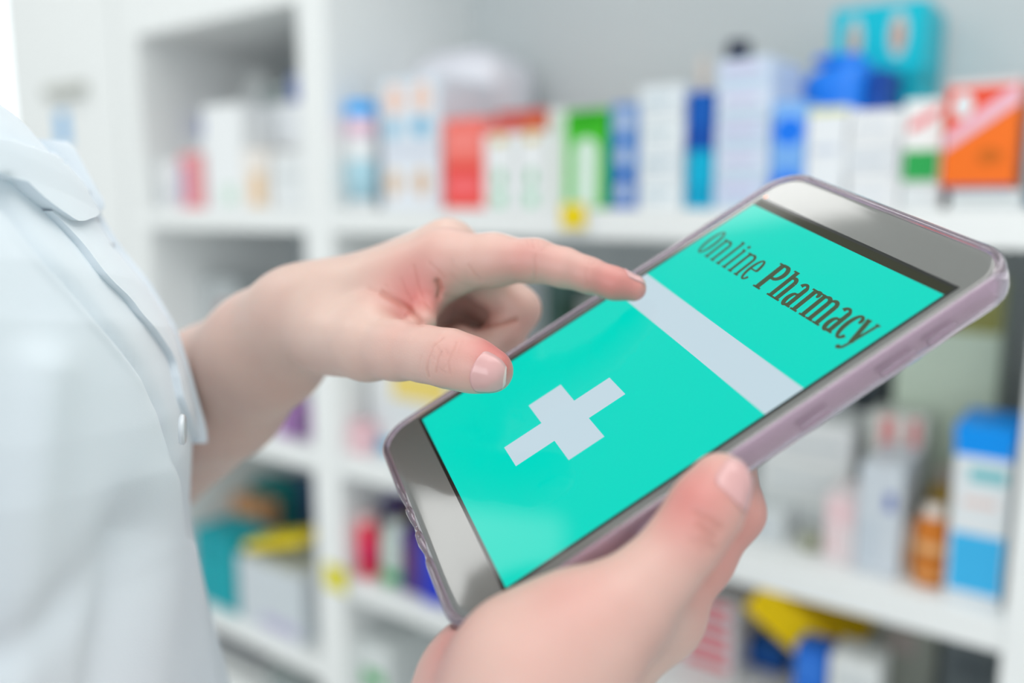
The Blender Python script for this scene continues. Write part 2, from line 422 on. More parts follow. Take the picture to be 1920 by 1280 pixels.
# ---- upper shelf, left-hand bay
carton(296, 326, 300, ZA, 0.02, .06, (234, 236, 238), 'white carton at the left end of the far shelf bay', items=[(.1, .9, .2, .4, (210, 216, 222))])
carton(336, 372, 288, ZA, 0.03, .05, (240, 160, 164), 'small coral red carton in the far shelf bay', items=[(.02, .26, .1, .8, (160, 140, 190))])
bottle(312, 352, 226, ZA, 0.10, WHITE, (80, 110, 205), 'white bottle with a blue cap in the far shelf bay', cap_frac=.18, neck=.7)
carton(378, 450, 196, ZA, 0.03, .065, (240, 243, 245), 'large white carton in the middle of the far shelf bay', items=[(.45, .8, .05, .22, (206, 228, 214))])
carton(454, 498, 280, ZA, 0.025, .06, (238, 232, 226), 'white carton with a peach panel in the far shelf bay', items=[(.3, .85, .06, .6, (232, 200, 160))])
carton(450, 566, 196, ZA, 0.10, .09, (236, 240, 244), 'wide white carton at the back beside the white upright', items=[(.5, .9, .44, .58, (205, 205, 200))])
carton(508, 566, 285, ZA, 0.03, .06, (232, 236, 238), 'low white carton beside the white upright', items=[(.1, .9, .5, .64, (214, 220, 222))])
def wedge_bag(u0, u1, vt, z0, w, rgb, label):
    s, wd = place(u0, u1, vt + 40, w); h = zof((u0 + u1) / 2, vt, w) - z0
    pts = [(-wd / 2, 0), (wd / 2, 0), (wd / 2, h * .72), (wd * .2, h), (-wd * .05, h * .93), (-wd * .4, h * .5)]
    me = prism('paper_bag', pts, -0.045, 0.045)
    me.transform(Matrix(((1, 0, 0, 0), (0, 0, -1, 0.05), (0, 1, 0, 0), (0, 0, 0, 1))))
    bm = bmesh.new(); bm.from_mesh(me); bmesh.ops.bevel(bm, geom=bm.edges[:], offset=.006, segments=2, affect='EDGES'); bm.to_mesh(me); bm.free()
    o = obj('paper_bag', me, paint(rgb, .6), None, True); o.location = sworld(s, w, z0); o.rotation_euler.z = yaw
    tag(o, label, 'bag')
    bm = bmesh.new(); bm_box(bm, wd * .18, wd * .46, 0.0, 0.006, h * .74, h * .80, bevel=.001)
    obj('folded_top', bm_mesh('folded_top', bm), paint(rgb, .6), o)
wedge_bag(380, 490, 124, ZA, 0.17, (228, 232, 232), 'pale slanted paper bag behind the white cartons')
zw = zof(520, 190, .12)
carton(485, 540, 158, zof(508, 196, .10) + .001, 0.10, .08, (150, 160, 160), 'grey carton lying on the wide white carton', items=[(.1, .9, .3, .6, (120, 130, 134))])
carton(541, 567, 140, zof(508, 196, .10) + .001, 0.10, .07, (84, 104, 180), 'dark blue carton on the wide white carton, next to the upright', items=[(.1, .9, .5, .9, (150, 164, 204))])
# ---- second shelf, left-hand bay (mostly behind the arm)
ZBl = Z2t - .004 + .0005
carton(370, 440, 520, ZBl, 0.10, .08, (190, 196, 198), 'grey carton behind the forearm in the far bay', items=[(.5, .95, .62, .8, (170, 104, 104))])
carton(460, 540, 560, ZBl, 0.12, .08, (204, 210, 212), 'pale grey carton behind the hand in the far bay', items=[(.1, .6, .2, .4, (176, 184, 188))])
carton(522, 566, 760, ZBl, 0.03, .05, (176, 120, 190), 'small violet carton under the wrist beside the upright', items=[(.6, .98, .05, .95, (90, 90, 110))])
# ---- third shelf, left-hand bay
ZCl = Z3lt + .0005
carton(362, 436, 1002, ZCl, 0.02, .09, (0, 160, 172), 'turquoise carton at the left end of the lower far bay', items=[(.1, .8, .7, .85, (0, 148, 160))])
carton(446, 566, 1062, ZCl, 0.02, .12, (206, 214, 220), 'long white carton lying in the lower far bay', items=[(.35, .9, .05, .22, (190, 186, 214))])
zcw = zof(500, 1062, .02)
def leaf_pack(u0, u1, va, vb, w, z0, rgb, label, tilt):
    s, wd = place(u0, u1, va, w)
    bm = bmesh.new()
    bm_box(bm, -wd / 2, wd / 2, 0, .07, 0, .014, bevel=.002)
    bm_box(bm, -wd / 2 + .004, wd / 2 - .004, -.0015, .02, .003, .011, bevel=.001)
    o = obj('medicine_box', bm_mesh('medicine_box', bm), paint(rgb)); o.location = sworld(s, w, z0); o.rotation_euler = (0, tilt, yaw)
    tag(o, label, 'box')
    return o
leaf_pack(456, 566, 1010, 1060, 0.03, zcw + .030, (244, 220, 0), 'flat yellow carton tilted on the long white carton', -0.30)
carton(380, 470, 925, ZCl + .0, 0.142, .04, (214, 160, 116), 'tan and orange carton at the back of the lower far bay', items=[(.0, .5, .55, .75, (130, 90, 150)), (.5, 1, .5, .7, (214, 130, 70))])
carton(340, 400, 870, ZCl + .0, 0.186, .06, (20, 138, 138), 'dark teal carton at the back of the lower far bay', items=[(.1, .9, .8, .92, (30, 120, 122))])
carton(470, 530, 890, ZCl, 0.25, .05, (70, 96, 140), 'dull blue carton at the back of the lower far bay', items=[(.1, .9, .3, .6, (86, 112, 150))])
carton(360, 500, 1262, 0.5805, 0.08, .12, (24, 36, 62), 'dark navy carton on the lowest far shelf', items=[(.1, .9, .5, .7, (36, 52, 86))], zt=zof(430, 1262, .08))
carton(500, 566, 1225, 0.5805, 0.02, .12, (150, 160, 160), 'grey carton on the lowest far shelf beside the upright', items=[(.1, .9, .8, .9, (120, 130, 132))], zt=zof(530, 1262, .02))

# ---- second shelf, right-hand bay
carton(628, 690, 640, ZB, 0.06, .08, (218, 222, 224), 'white carton behind the thumb base beside the upright', items=[(.2, .7, .04, .20, (236, 196, 206))])
stack(690, 845, 660, ZB, 0.05, .10, 2, [(224, 229, 232), (230, 233, 234)],
      ['broad white carton with a cyan corner, beneath the yellow-striped one', 'broad white carton with a yellow stripe, seen under the thumb'], 'broad white cartons under the thumb',
      lambda k: [(.08, .42, .0, .24, (60, 190, 226))] if not k else [(.3, .95, .1, .62, (238, 214, 120))])
carton(640, 684, 792, ZB, 0.02, .027, (238, 196, 204), 'small pink carton in front of the broad white cartons', items=[(.1, .9, .2, .5, (244, 214, 218))])
carton(1020, 1072, 520, ZB, 0.16, .06, (72, 100, 96), 'dark green-grey carton seen beneath the index finger', items=[(.55, .95, .1, .9, (26, 62, 44))])
carton(1085, 1180, 560, ZB, 0.17, .06, (170, 178, 172), 'grey carton behind the phone edge', items=[(.1, .9, .5, .7, (150, 160, 156))])
carton(1600, 1662, 662, ZB, 0.225, .05, (84, 92, 96), 'dark grey box standing at the back of the middle shelf', items=[(.1, .9, .2, .8, (70, 78, 84))])
carton(1690, 1888, 520, ZB, 0.18, .05, (214, 230, 212), 'tall pale green carton with an olive top standing at the back of the middle shelf', items=[(0, 1, .80, 1.0, (158, 158, 92)), (.1, .5, .2, .4, (186, 202, 186))])
strip = [(.22, .50, .02, .98, (222, 150, 150)), (.72, .9, .02, .98, (208, 110, 116))]
carton(1628, 1738, 778, ZB, 0.122, .05, (222, 226, 220), 'white carton with two red upright stripes at the back', items=strip)
stack(1430, 1600, 790, ZB, 0.10, .09, 3, [(212, 218, 218), (222, 226, 226), (226, 229, 230)],
      ['big white carton, lowest of three beside the fingers', 'big white carton, middle of three beside the fingers', 'big white carton, top of three beside the fingers'], 'big white cartons beside the fingers',
      lambda k: [(.12, .9, .3, .45, (198, 206, 210))])
carton(1400, 1470, 960, ZB, 0.05, .046, (212, 218, 220), 'small white carton close to the fingertips', items=[(.2, .8, .3, .6, (196, 204, 210))])
bottle(1490, 1542, 1000, ZB, 0.05, (150, 156, 132), (176, 180, 170), 'small olive glass bottle on the middle shelf', cap_frac=.3, neck=.7, items=[(.1, .5, (168, 170, 150))])
carton(1548, 1608, 928, ZB, 0.04, .057, (232, 222, 224), 'narrow white and pink carton left of the white box', items=[(.08, .9, .55, .95, (236, 206, 210)), (.2, .5, .1, .5, (232, 204, 206))])
carton(1613, 1697, 872, ZB, 0.03, .09, (206, 214, 222), 'white carton with a small blue mark, between pink carton and amber bottles', items=[(.62, .84, .60, .76, (100, 116, 180)), (.1, .5, .1, .5, (198, 208, 218))])
am = (206, 120, 40)
bottle(1712, 1782, 955, ZB, 0.03, am, (238, 226, 216), 'amber bottle with a white cap left of the blue-topped carton', cap_frac=.14, neck=.6, items=[(.42, .56, (232, 176, 120)), (.1, .2, (226, 160, 96))])
bottle(1740, 1798, 880, ZB, 0.12, (196, 160, 70), (190, 180, 170), 'golden bottle behind the amber bottle', cap_frac=.2, neck=.6, items=[(.3, .5, (220, 190, 80))])
carton(1700, 1711, 985, ZB, 0.05, .05, (226, 206, 190), 'narrow cream carton left of the amber bottle', items=[(.1, .9, .2, .6, (234, 190, 150))])
blue_top = carton(1794, 1906, 805, ZB, 0.02, .08, (228, 233, 236), 'tall white carton with bright blue top and blue lower half',
       items=[(0, 1, .84, .995, (0, 150, 246)), (.05, .97, .06, .40, (64, 182, 236)), (.28, .92, .70, .78, (120, 196, 204)), (.2, .8, .56, .60, (232, 206, 200))])

bb = [v.co for v in blue_top.data.vertices]; bx = max(v.x for v in bb); by = max(v.y for v in bb); bz = max(v.z for v in bb)
obj('lid', box_mesh('lid', -bx - .001, bx + .001, -.0015, by + .001, bz - .012, bz + .002, bevel=.001), paint((0, 150, 246)), blue_top)

# ---- third shelf, right-hand bay
carton(612, 645, 920, ZC, 0.03, .06, (236, 216, 204), 'peach carton next to the white upright on the lower shelf', items=[(.1, .9, .2, .6, (238, 226, 220))])
bottle(648, 690, 968, ZC, 0.02, (236, 60, 86), (240, 200, 200), 'crimson bottle on the lower shelf', cap_frac=.12, neck=.8, items=[(.2, .6, (230, 50, 100))])
carton(680, 722, 925, ZC, 0.09, .06, (84, 76, 150), 'violet-blue carton behind the crimson bottle', items=[(.1, .9, .6, .9, (70, 64, 140))])
bottle(702, 744, 985, ZC, 0.02, (206, 222, 214), (210, 222, 218), 'pale bottle with a green foot on the lower shelf', cap_frac=.15, neck=.7, items=[(.05, .26, (60, 176, 104))])
carton(734, 762, 955, ZC, 0.07, .05, (96, 78, 76), 'dark brown carton behind the pale bottle', items=[(.1, .9, .5, .8, (84, 66, 70))])
carton(750, 790, 1000, ZC, 0.025, .06, (84, 60, 130), 'deep purple carton left of the royal blue one', items=[(.1, .5, .3, .8, (110, 66, 110))])
carton(790, 828, 1010, ZC, 0.02, .06, (40, 62, 200), 'royal blue carton beside the lower corner of the phone', items=[(.1, .9, .5, .8, (52, 78, 214))])
stack(1250, 1382, 1118, ZC, 0.09, .09, 5, [(226, 224, 226), (220, 220, 224)],
      ['white carton with red bars, lowest of five below the hand', 'white carton with red bars, second from the bottom of five', 'white carton with red bars, middle of five below the hand', 'white carton with red bars, second from the top of five', 'white carton with red bars, topmost of five below the hand'],
      'white cartons with red bars', lambda k: [(.30, .90, .2, .80, (228, 108, 118)), (.05, .25, .3, .6, (234, 190, 194))])
# open yellow carton lying on its edge (a tent of two leaves)
def tent(u0, u1, vt, z0, w, label):
    s, wd = place(u0, u1, vt, w)
    e = empty('yellow_folder', sworld(s, w, z0), yaw); e.rotation_euler = (0, 0.55, yaw)
    tag(e, label, 'folder')
    y = paint((255, 214, 0)); y2 = paint((240, 196, 0))
    bm = bmesh.new(); bm_box(bm, -wd / 2, wd / 2, 0, .003, 0, .045, bevel=.0008)
    obj('front_leaf', bm_mesh('front_leaf', bm), y, e)
    bm = bmesh.new(); bm_box(bm, -wd / 2, wd / 2, 0, .10, .0455, .048, bevel=.0008)
    obj('top_leaf', bm_mesh('top_leaf', bm), y2, e)
    bm = bmesh.new(); bm_box(bm, -wd / 2, wd / 2, .097, .10, 0, .045, bevel=.0008)
    obj('back_leaf', bm_mesh('back_leaf', bm), y2, e)
tent(1380, 1575, 1150, zof(1480, 1212, .07), 0.07, 'yellow cardboard folder tipped over above the blue cartons')
carton(1404, 1470, 1205, ZC, 0.13, .08, (24, 84, 160), 'dark blue carton under the yellow folder', items=[(.1, .9, .7, .9, (40, 104, 180))])
carton(1490, 1552, 1215, ZC, 0.03, .035, (40, 110, 210), 'bright blue carton at the foot of the yellow folder', items=[(.1, .9, .6, .9, (56, 124, 222))])
carton(1556, 1650, 1238, ZC, 0.02, .045, (226, 230, 230), 'low white carton right of the bright blue one', items=[(.1, .9, .7, .85, (206, 212, 214))])
carton(1640, 1760, 1150, ZC, 0.17, .06, (150, 156, 148), 'grey-green carton deep in the lower shelf', items=[(.2, .7, .5, .8, (168, 160, 156))])
carton(1770, 1880, 1180, ZC, 0.18, .06, (120, 130, 134), 'dark grey carton deep in the lower shelf at the right', items=[(.2, .8, .4, .7, (104, 114, 120))])
carton(640, 730, 1205, 0.5805, 0.02, .10, (220, 226, 226), 'white carton with a green foot on the lowest shelf', items=[(.2, .8, .6, .75, (70, 170, 100))], zt=zof(690, 1205, .02))
# ------------------------------------------------------------------ phone (modelled in its own millimetres, x across, y up the screen, z out of the glass)
PR = np.array([[0.3298017, 0.83775343, -0.43520113], [-0.40684501, 0.54211491, 0.73524728], [0.85188495, -0.06542639, 0.51962623]])
PT = np.array([45.979, -6.711, -276.036])
SW, SL = 94.2, 150.8
def ph(x, y, z):                        # phone mm -> camera-space mm
    return PR @ np.array([x - SW / 2, y - SL / 2, z]) + PT
PM = Matrix.Identity(4)
Rw = CM[:3, :3] @ PR
o_w = cam2world(ph(SW / 2, SL / 2, 0)[None])[0]
for i in range(3):
    for j in range(3): PM[i][j] = Rw[i, j]
    PM[i][3] = o_w[i]
phone = empty('smartphone'); phone.matrix_world = PM
tag(phone, 'large silver smartphone in a clear pink-tinted case showing a green online pharmacy screen', 'phone')

def rr(x0, x1, y0, y1, r, nc=10, ns=24):
    pts = []
    cs = [(x1 - r, y0 + r, -90), (x1 - r, y1 - r, 0), (x0 + r, y1 - r, 90), (x0 + r, y0 + r, 180)]
    for k, (cx, cy, a0) in enumerate(cs):
        for i in range(nc + 1):
            a = math.radians(a0 + 90 * i / nc)
            pts.append((cx + r * math.cos(a), cy + r * math.sin(a)))
        nx, ny, na = cs[(k + 1) % 4]
        p = pts[-1]; q = (nx + r * math.cos(math.radians(na)), ny + r * math.sin(math.radians(na)))
        for i in range(1, ns):
            pts.append((p[0] + (q[0] - p[0]) * i / ns, p[1] + (q[1] - p[1]) * i / ns))
    return pts
BX0, BX1, BY0, BY1, BR_ = -4.9, 99.1, -16.6, 168.2, 11.0
def loft(name, prof, capb=True, capt=True, closed=False, mod=None):
    rings = []
    for ins, z in prof:
        rings.append([(x, y, z) for x, y in rr(BX0 + ins, BX1 - ins, BY0 + ins, BY1 - ins, max(1.0, BR_ - ins))])
    n = len(rings[0]); vs_, fs = [], []
    for k, R_ in enumerate(rings):
        for p in R_:
            if mod: p = mod(k, *p)
            vs_.append(((p[0] - SW / 2) / 1000, (p[1] - SL / 2) / 1000, p[2] / 1000))
    m_ = len(rings)
    for j in range(m_ if closed else m_ - 1):
        a, b = j * n, ((j + 1) % m_) * n
        for i in range(n):
            fs.append((a + i, a + (i + 1) % n, b + (i + 1) % n, b + i))
    if not closed:
        if capb: fs.append(tuple(range(n - 1, -1, -1)))
        if capt: fs.append(tuple((m_ - 1) * n + i for i in range(n)))
    me = mesh(name, vs_, fs)
    bm = bmesh.new(); bm.from_mesh(me); bmesh.ops.recalc_face_normals(bm, faces=bm.faces[:]); bm.to_mesh(me); bm.free()
    return me

def smooth_by_angle(me, ang=35):
    me.polygons.foreach_set('use_smooth', [True] * len(me.polygons))
    try: me.set_sharp_from_angle(angle=math.radians(ang))
    except Exception: pass

M_METAL = mat('champagne_metal', (226, 220, 222), 0.25, metal=0.75, noise=0.02, scale=300)
M_BEZEL = mat('silver_bezel', (104, 105, 103), 0.10, spec=0.6, noise=0.015, scale=400, coat=0.6)
M_BLACK = mat('display_black', (10, 12, 12), 0.08, spec=0.5, noise=0)
me = loft('body', [(2.2, -8.6), (1.0, -8.2), (0.25, -7.2), (0, -6.0), (0, -1.6), (0.3, -0.9), (0.9, -0.45), (1.2, -0.42)])
smooth_by_angle(me)
body = obj('body', me, M_METAL, phone)
me = loft('front_panel', [(1.0, -0.44), (1.05, -0.22), (1.5, -0.08), (2.4, -0.02), (3.0, 0.0)], capb=False)
smooth_by_angle(me)
front = obj('front_panel', me, M_BEZEL, phone)

def flat(name, pts, z, m, parent):
    me = mesh(name, [((x - SW / 2) / 1000, (y - SL / 2) / 1000, z / 1000) for x, y in pts], [tuple(range(len(pts)))])
    return obj(name, me, m, parent)
def screen_mat(name, rgb, k=1.0):
    return mat(name, (0, 0, 0), 0.06, spec=0.14, emit=rgb, strength=k, noise=0)
disp = obj('display', prism('display', [((x - SW / 2) / 1000, (y - SL / 2) / 1000) for x, y in [(-1.3, -1.2), (SW + 1.1, -1.2), (SW + 1.1, SL + 1.2), (-1.3, SL + 1.2)]], -0.0002, 0.00003), M_BLACK, phone)
E_TEAL = screen_mat('screen_teal', (0, 211, 190), 0.89)
E_WHITE = screen_mat('screen_white', (192, 212, 222), 0.88)
E_TEXT = screen_mat('screen_text', (70, 84, 62), 0.9)  # black letters; the room's reflection on them is put into the glow colour
E_BAR = screen_mat('screen_status_bar', (52, 54, 40), 0.9)  # black bar, with the olive reflection on it painted in as emission
flat('screen_background', [(0, 0), (SW, 0), (SW, 147.4), (0, 147.4)], 0.05, E_TEAL, disp)
flat('status_bar', [(0, 147.4), (SW, 147.4), (SW, SL), (0, SL)], 0.05, E_BAR, disp)
flat('white_band', [(0, 85.7), (SW, 85.7), (SW, 98.9), (0, 98.9)], 0.07, E_WHITE, disp)
flat('pharmacy_cross', [(41.3, 19.8), (52.7, 19.8), (52.7, 34.3), (64.3, 34.3), (64.3, 47.3), (52.7, 47.3), (52.7, 61.2), (40.9, 61.2), (40.9, 47.3), (29.2, 47.3), (29.2, 34.3), (41.3, 34.3)], 0.07, E_WHITE, disp)
flat('notification_light', [(0.3 + .7 * math.cos(t), 152.9 + .7 * math.sin(t)) for t in [2 * math.pi * k / 16 for k in range(16)]], 0.02, mat('led_orange', (200, 120, 90), .3, emit=(255, 150, 110), strength=.8, noise=0), front)

# lettering: condensed slab-serif letters built from strokes
def stroke(pts, w):
    pts = [np.array(p, float) for p in pts]; n = len(pts)
    ws = w if isinstance(w, (list, tuple)) else [w] * n
    L, R_ = [], []
    for i, p in enumerate(pts):
        t = pts[min(i + 1, n - 1)] - pts[max(i - 1, 0)]; t = t / (np.linalg.norm(t) + 1e-9)
        q = np.array([-t[1], t[0]]) * ws[i] / 2
        L.append(p + q); R_.append(p - q)
    return [[L[i], L[i + 1], R_[i + 1], R_[i]] for i in range(n - 1)]
def arc(cx, cy, rx, ry, a0, a1, n=14):
    return [(cx + rx * math.cos(math.radians(a0 + (a1 - a0) * i / n)), cy + ry * math.sin(math.radians(a0 + (a1 - a0) * i / n))) for i in range(n + 1)]
def rect(x0, x1, y0, y1): return [[(x0, y0), (x1, y0), (x1, y1), (x0, y1)]]
XH, CH = 10.6, 13.0
def wv(n, thick, thin, ph_=0):          # thick on the sides, thin at top and bottom
    return [thin + (thick - thin) * abs(math.cos(math.radians(ph_ + 360 * i / n))) for i in range(n + 1)]
def stem(x, y0, y1, w, foot=True, head='l'):
    p = rect(x - w / 2, x + w / 2, y0, y1)
    if foot: p += rect(x - w * .85, x + w * .85, y0, y0 + .75)
    if head == 'l': p += [[(x - w * .95, y1), (x - w * .95, y1 - .8), (x, y1 - .5), (x, y1)]]
    if head == 'b': p += rect(x - w * .9, x + w * .9, y1 - .75, y1)
    return p
def arch(x0, x1, w, top=XH):
    pts = arc((x0 + x1) / 2, top - 2.3, (x1 - x0) / 2, 2.0, 180, 0)
    n = len(pts)
    return stroke(pts, [w * (.45 + .55 * i / (n - 1)) for i in range(n)])
def glyph(c, t):
    if c == 'O': return stroke(arc(2.6, 6.5, 2.0, 6.15, 0, 360, 28), wv(28, t, t * .5))
    if c == 'n': return stem(1.2, 0, XH, t) + arch(1.2, 5.0, t) + stem(5.0, 0, XH - 2.3, t, True, '')
    if c == 'h': return stem(1.2, 0, CH, t) + arch(1.2, 4.4, t) + stem(4.4, 0, XH - 2.3, t, True, '')
    if c == 'l': return stem(1.2, 0, CH, t)
    if c == 'i': return stem(1.2, 0, XH, t) + [arc(1.2, 12.2, t * .6, .8, 0, 360, 12)[:-1]]
    if c == 'e': return stroke(arc(2.4, 5.3, 1.75, 4.95, 0, 318, 22), [t * (.55 + .45 * abs(math.cos(math.radians(318 * i / 22)))) for i in range(23)]) + rect(.9, 4.15 + t * .2, 5.0, 5.7)
    if c == 'P': return stem(1.7, 0, CH, t * 1.1, True, 'b') + stroke([(1.7, CH - .4)] + arc(3.6, 9.4, 2.3, 3.2, 90, -90, 12) + [(1.7, 6.2)], [t * .6] * 2 + [t * (.6 + .4 * math.sin(math.pi * i / 12)) for i in range(1, 12)] + [t * .6] * 2)
    if c == 'r': return stem(1.2, 0, XH, t) + stroke(arc(2.6, XH - 2.2, 1.4, 1.75, 180, 40, 8), [t * (.4 + .6 * i / 8) for i in range(9)]) + [arc(3.6, XH - 1.5, .8, 1.1, 0, 360, 12)[:-1]]
    if c == 'm': return stem(1.2, 0, XH, t) + arch(1.2, 4.5, t) + stem(4.5, 0, XH - 2.3, t, True, '') + arch(4.5, 7.8, t) + stem(7.8, 0, XH - 2.3, t, True, '')
    if c == 'a': return stem(3.8, 0, XH - 2.0, t, False, '') + rect(3.8, 5.2, 0, .75) + stroke(arc(2.4, XH - 2.1, 1.4, 1.8, 0, 165, 10), [t, t * .9, t * .7, t * .6, t * .6, t * .6, t * .6, t * .7, t * .8, t * .9, t]) + stroke([(3.8, 6.4)] + arc(2.3, 2.9, 1.25, 2.6, 80, 300, 14) + [(3.8, 1.2)], [t * .5] * 2 + [t * (.5 + .5 * math.sin(math.pi * i / 14)) for i in range(1, 14)] + [t * .6] * 3)
    if c == 'c': return stroke(arc(2.5, 5.3, 1.8, 4.95, 48, 318, 20), [t * (.55 + .45 * abs(math.cos(math.radians(48 + 270 * i / 20)))) for i in range(21)]) + [arc(3.7, 8.6, .75, 1.1, 0, 360, 12)[:-1]]
    if c == 'y': return stroke([(.9, XH), (2.9, 1.0)], t) + stroke([(4.8, XH), (2.9, 1.0), (2.2, -1.6), (1.3, -2.5)], [t * .6, t * .6, t * .6, t * .6]) + [arc(.9, -2.2, .85, .8, 0, 360, 12)[:-1]] + rect(0, 2.0, XH - .7, XH) + rect(3.8, 5.6, XH - .7, XH)
TXT = [('O', 4.6, 1.4), ('n', 11.0, 1.3), ('l', 18.7, 1.3), ('i', 22.6, 1.3), ('n', 26.3, 1.35), ('e', 33.0, 1.4),
       ('P', 42.0, 2.1), ('h', 50.0, 1.9), ('a', 56.4, 1.85), ('r', 62.4, 1.9), ('m', 66.8, 1.85), ('a', 76.6, 1.85), ('c', 82.2, 1.75), ('y', 86.6, 1.8)]
groups_ = {}
for ch, x0, t in TXT:
    vs_, fs = [], []
    for poly in glyph(ch, t):
        b = len(vs_)
        for x, y in poly:
            X, Y = x0 + x - y * 0.135, 117.9 + y
            vs_.append(((X - SW / 2) / 1000, (Y - SL / 2) / 1000, 0.00008))
        fs.append(tuple(range(b, len(vs_))))
    obj('letter', mesh('letter_' + ch, vs_, fs), E_TEXT, disp)

# clear case
mc = bpy.data.materials.new('clear_pink_case'); mc.use_nodes = True
b = mc.node_tree.nodes['Principled BSDF']
b.inputs['Base Color'].default_value = (*lin((238, 218, 234)), 1)
b.inputs['Roughness'].default_value = 0.05
b.inputs['IOR'].default_value = 1.45
b.inputs['Transmission Weight'].default_value = 0.88
b.inputs['Coat Weight'].default_value = 1.0
def case_mod(k, x, y, z):
    # openings and bulges along the lower short side and the button ridges along the right long side
    if y < BY0 + 4:
        for c, hw in ((36, 5), (48, 7), (62, 5)):
            f = max(0, 1 - abs(x - c) / hw)
            f = f * f * (3 - 2 * f)
            if z > -4: z -= 3.0 * f
            if k in (2, 3, 4, 5): y += 0.5 * f
    if x > BX1 - 4:
        for c, hw in ((96, 4), (124, 5), (139, 4)):
            f = max(0, 1 - abs(y - c) / hw); f = f * f * (3 - 2 * f)
            if k in (3, 4): x += 0.45 * f
    return x, y, z
prof = [(1.0, -8.9), (1.6, -10.2), (-0.6, -9.7), (-1.7, -8.2), (-2.0, -5.2), (-1.9, -1.4), (-1.3, 0.35), (-0.7, 0.75), (0.1, 0.7), (0.5, 0.3), (0.25, -0.35), (-0.12, -1.2), (-0.12, -6.6), (0.3, -8.0)]
me = loft('case', prof, closed=True, mod=case_mod); smooth_by_angle(me, 60)
case = obj('case', me, mc, phone)
case['label'] = 'clear pink-tinted bumper case'
me = loft('case_back', [(1.0, -10.3), (1.0, -9.0)]); obj('back_shell', me, mc, case)
for c, hw in ((96, 5), (124, 6), (139, 5)):
    bm = bmesh.new()
    bm_box(bm, BX1 + 1.85 - SW / 2, BX1 + 2.6 - SW / 2, c - hw - SL / 2, c + hw - SL / 2, -6.2, -3.6, bevel=0.35)
    me = bm_mesh('button_cover', bm); me.transform(Matrix.Scale(0.001, 4))
    obj('button_cover', me, mc, case, True)
# ------------------------------------------------------------------ signed-distance modelling for the person
F32 = np.float32
def s_cone(a, b, ra, rb):
    a = np.array(a, F32); b = np.array(b, F32)
    ba = b - a; l2 = float(ba @ ba); rr_ = ra - rb; a2 = l2 - rr_ * rr_; il2 = 1.0 / l2
    if a2 <= 0:
        c, r = (a, ra) if ra > rb else (b, rb)
        return lambda p: np.linalg.norm(p - c, axis=-1) - r
    def f(p):
        pa = p - a; y = pa @ ba; z = y - l2
        xv = pa * l2 - y[:, None] * ba
        x2 = (xv * xv).sum(1)
        y2 = y * y * l2; z2 = z * z * l2
        k = np.sign(rr_) * rr_ * rr_ * x2
        d = (np.sqrt(x2 * a2 * il2) + y * rr_) * il2 - ra
        m1 = np.sign(z) * a2 * z2 > k
        m2 = np.sign(y) * a2 * y2 < k
        d = np.where(m1, np.sqrt(x2 + z2) * il2 - rb, np.where(m2, np.sqrt(x2 + y2) * il2 - ra, d))
        return d
    return f
def s_ell(c, r, R_=None):
    c = np.array(c, F32); r = np.array(r, F32)
    def f(p):
        q = p - c
        if R_ is not None: q = q @ np.array(R_, F32)
        k0 = np.linalg.norm(q / r, axis=1); k1 = np.linalg.norm(q / (r * r), axis=1) + 1e-9
        return k0 * (k0 - 1) / k1
    return f
def smin(a, b, k):
    h = np.maximum(k - np.abs(a - b), 0) / k
    return np.minimum(a, b) - h * h * k * 0.25
def chain(pts, k=3.0):                  # [(xyz, r), ...] -> one smooth tapering limb
    fs = [s_cone(pts[i][0], pts[i + 1][0], pts[i][1], pts[i + 1][1]) for i in range(len(pts) - 1)]
    def f(p):
        d = fs[0](p)
        for g in fs[1:]: d = smin(d, g(p), k)
        return d
    return f
def union(fs, k):
    def f(p):
        d = fs[0](p)
        for g in fs[1:]: d = smin(d, g(p), k)
        return d
    return f

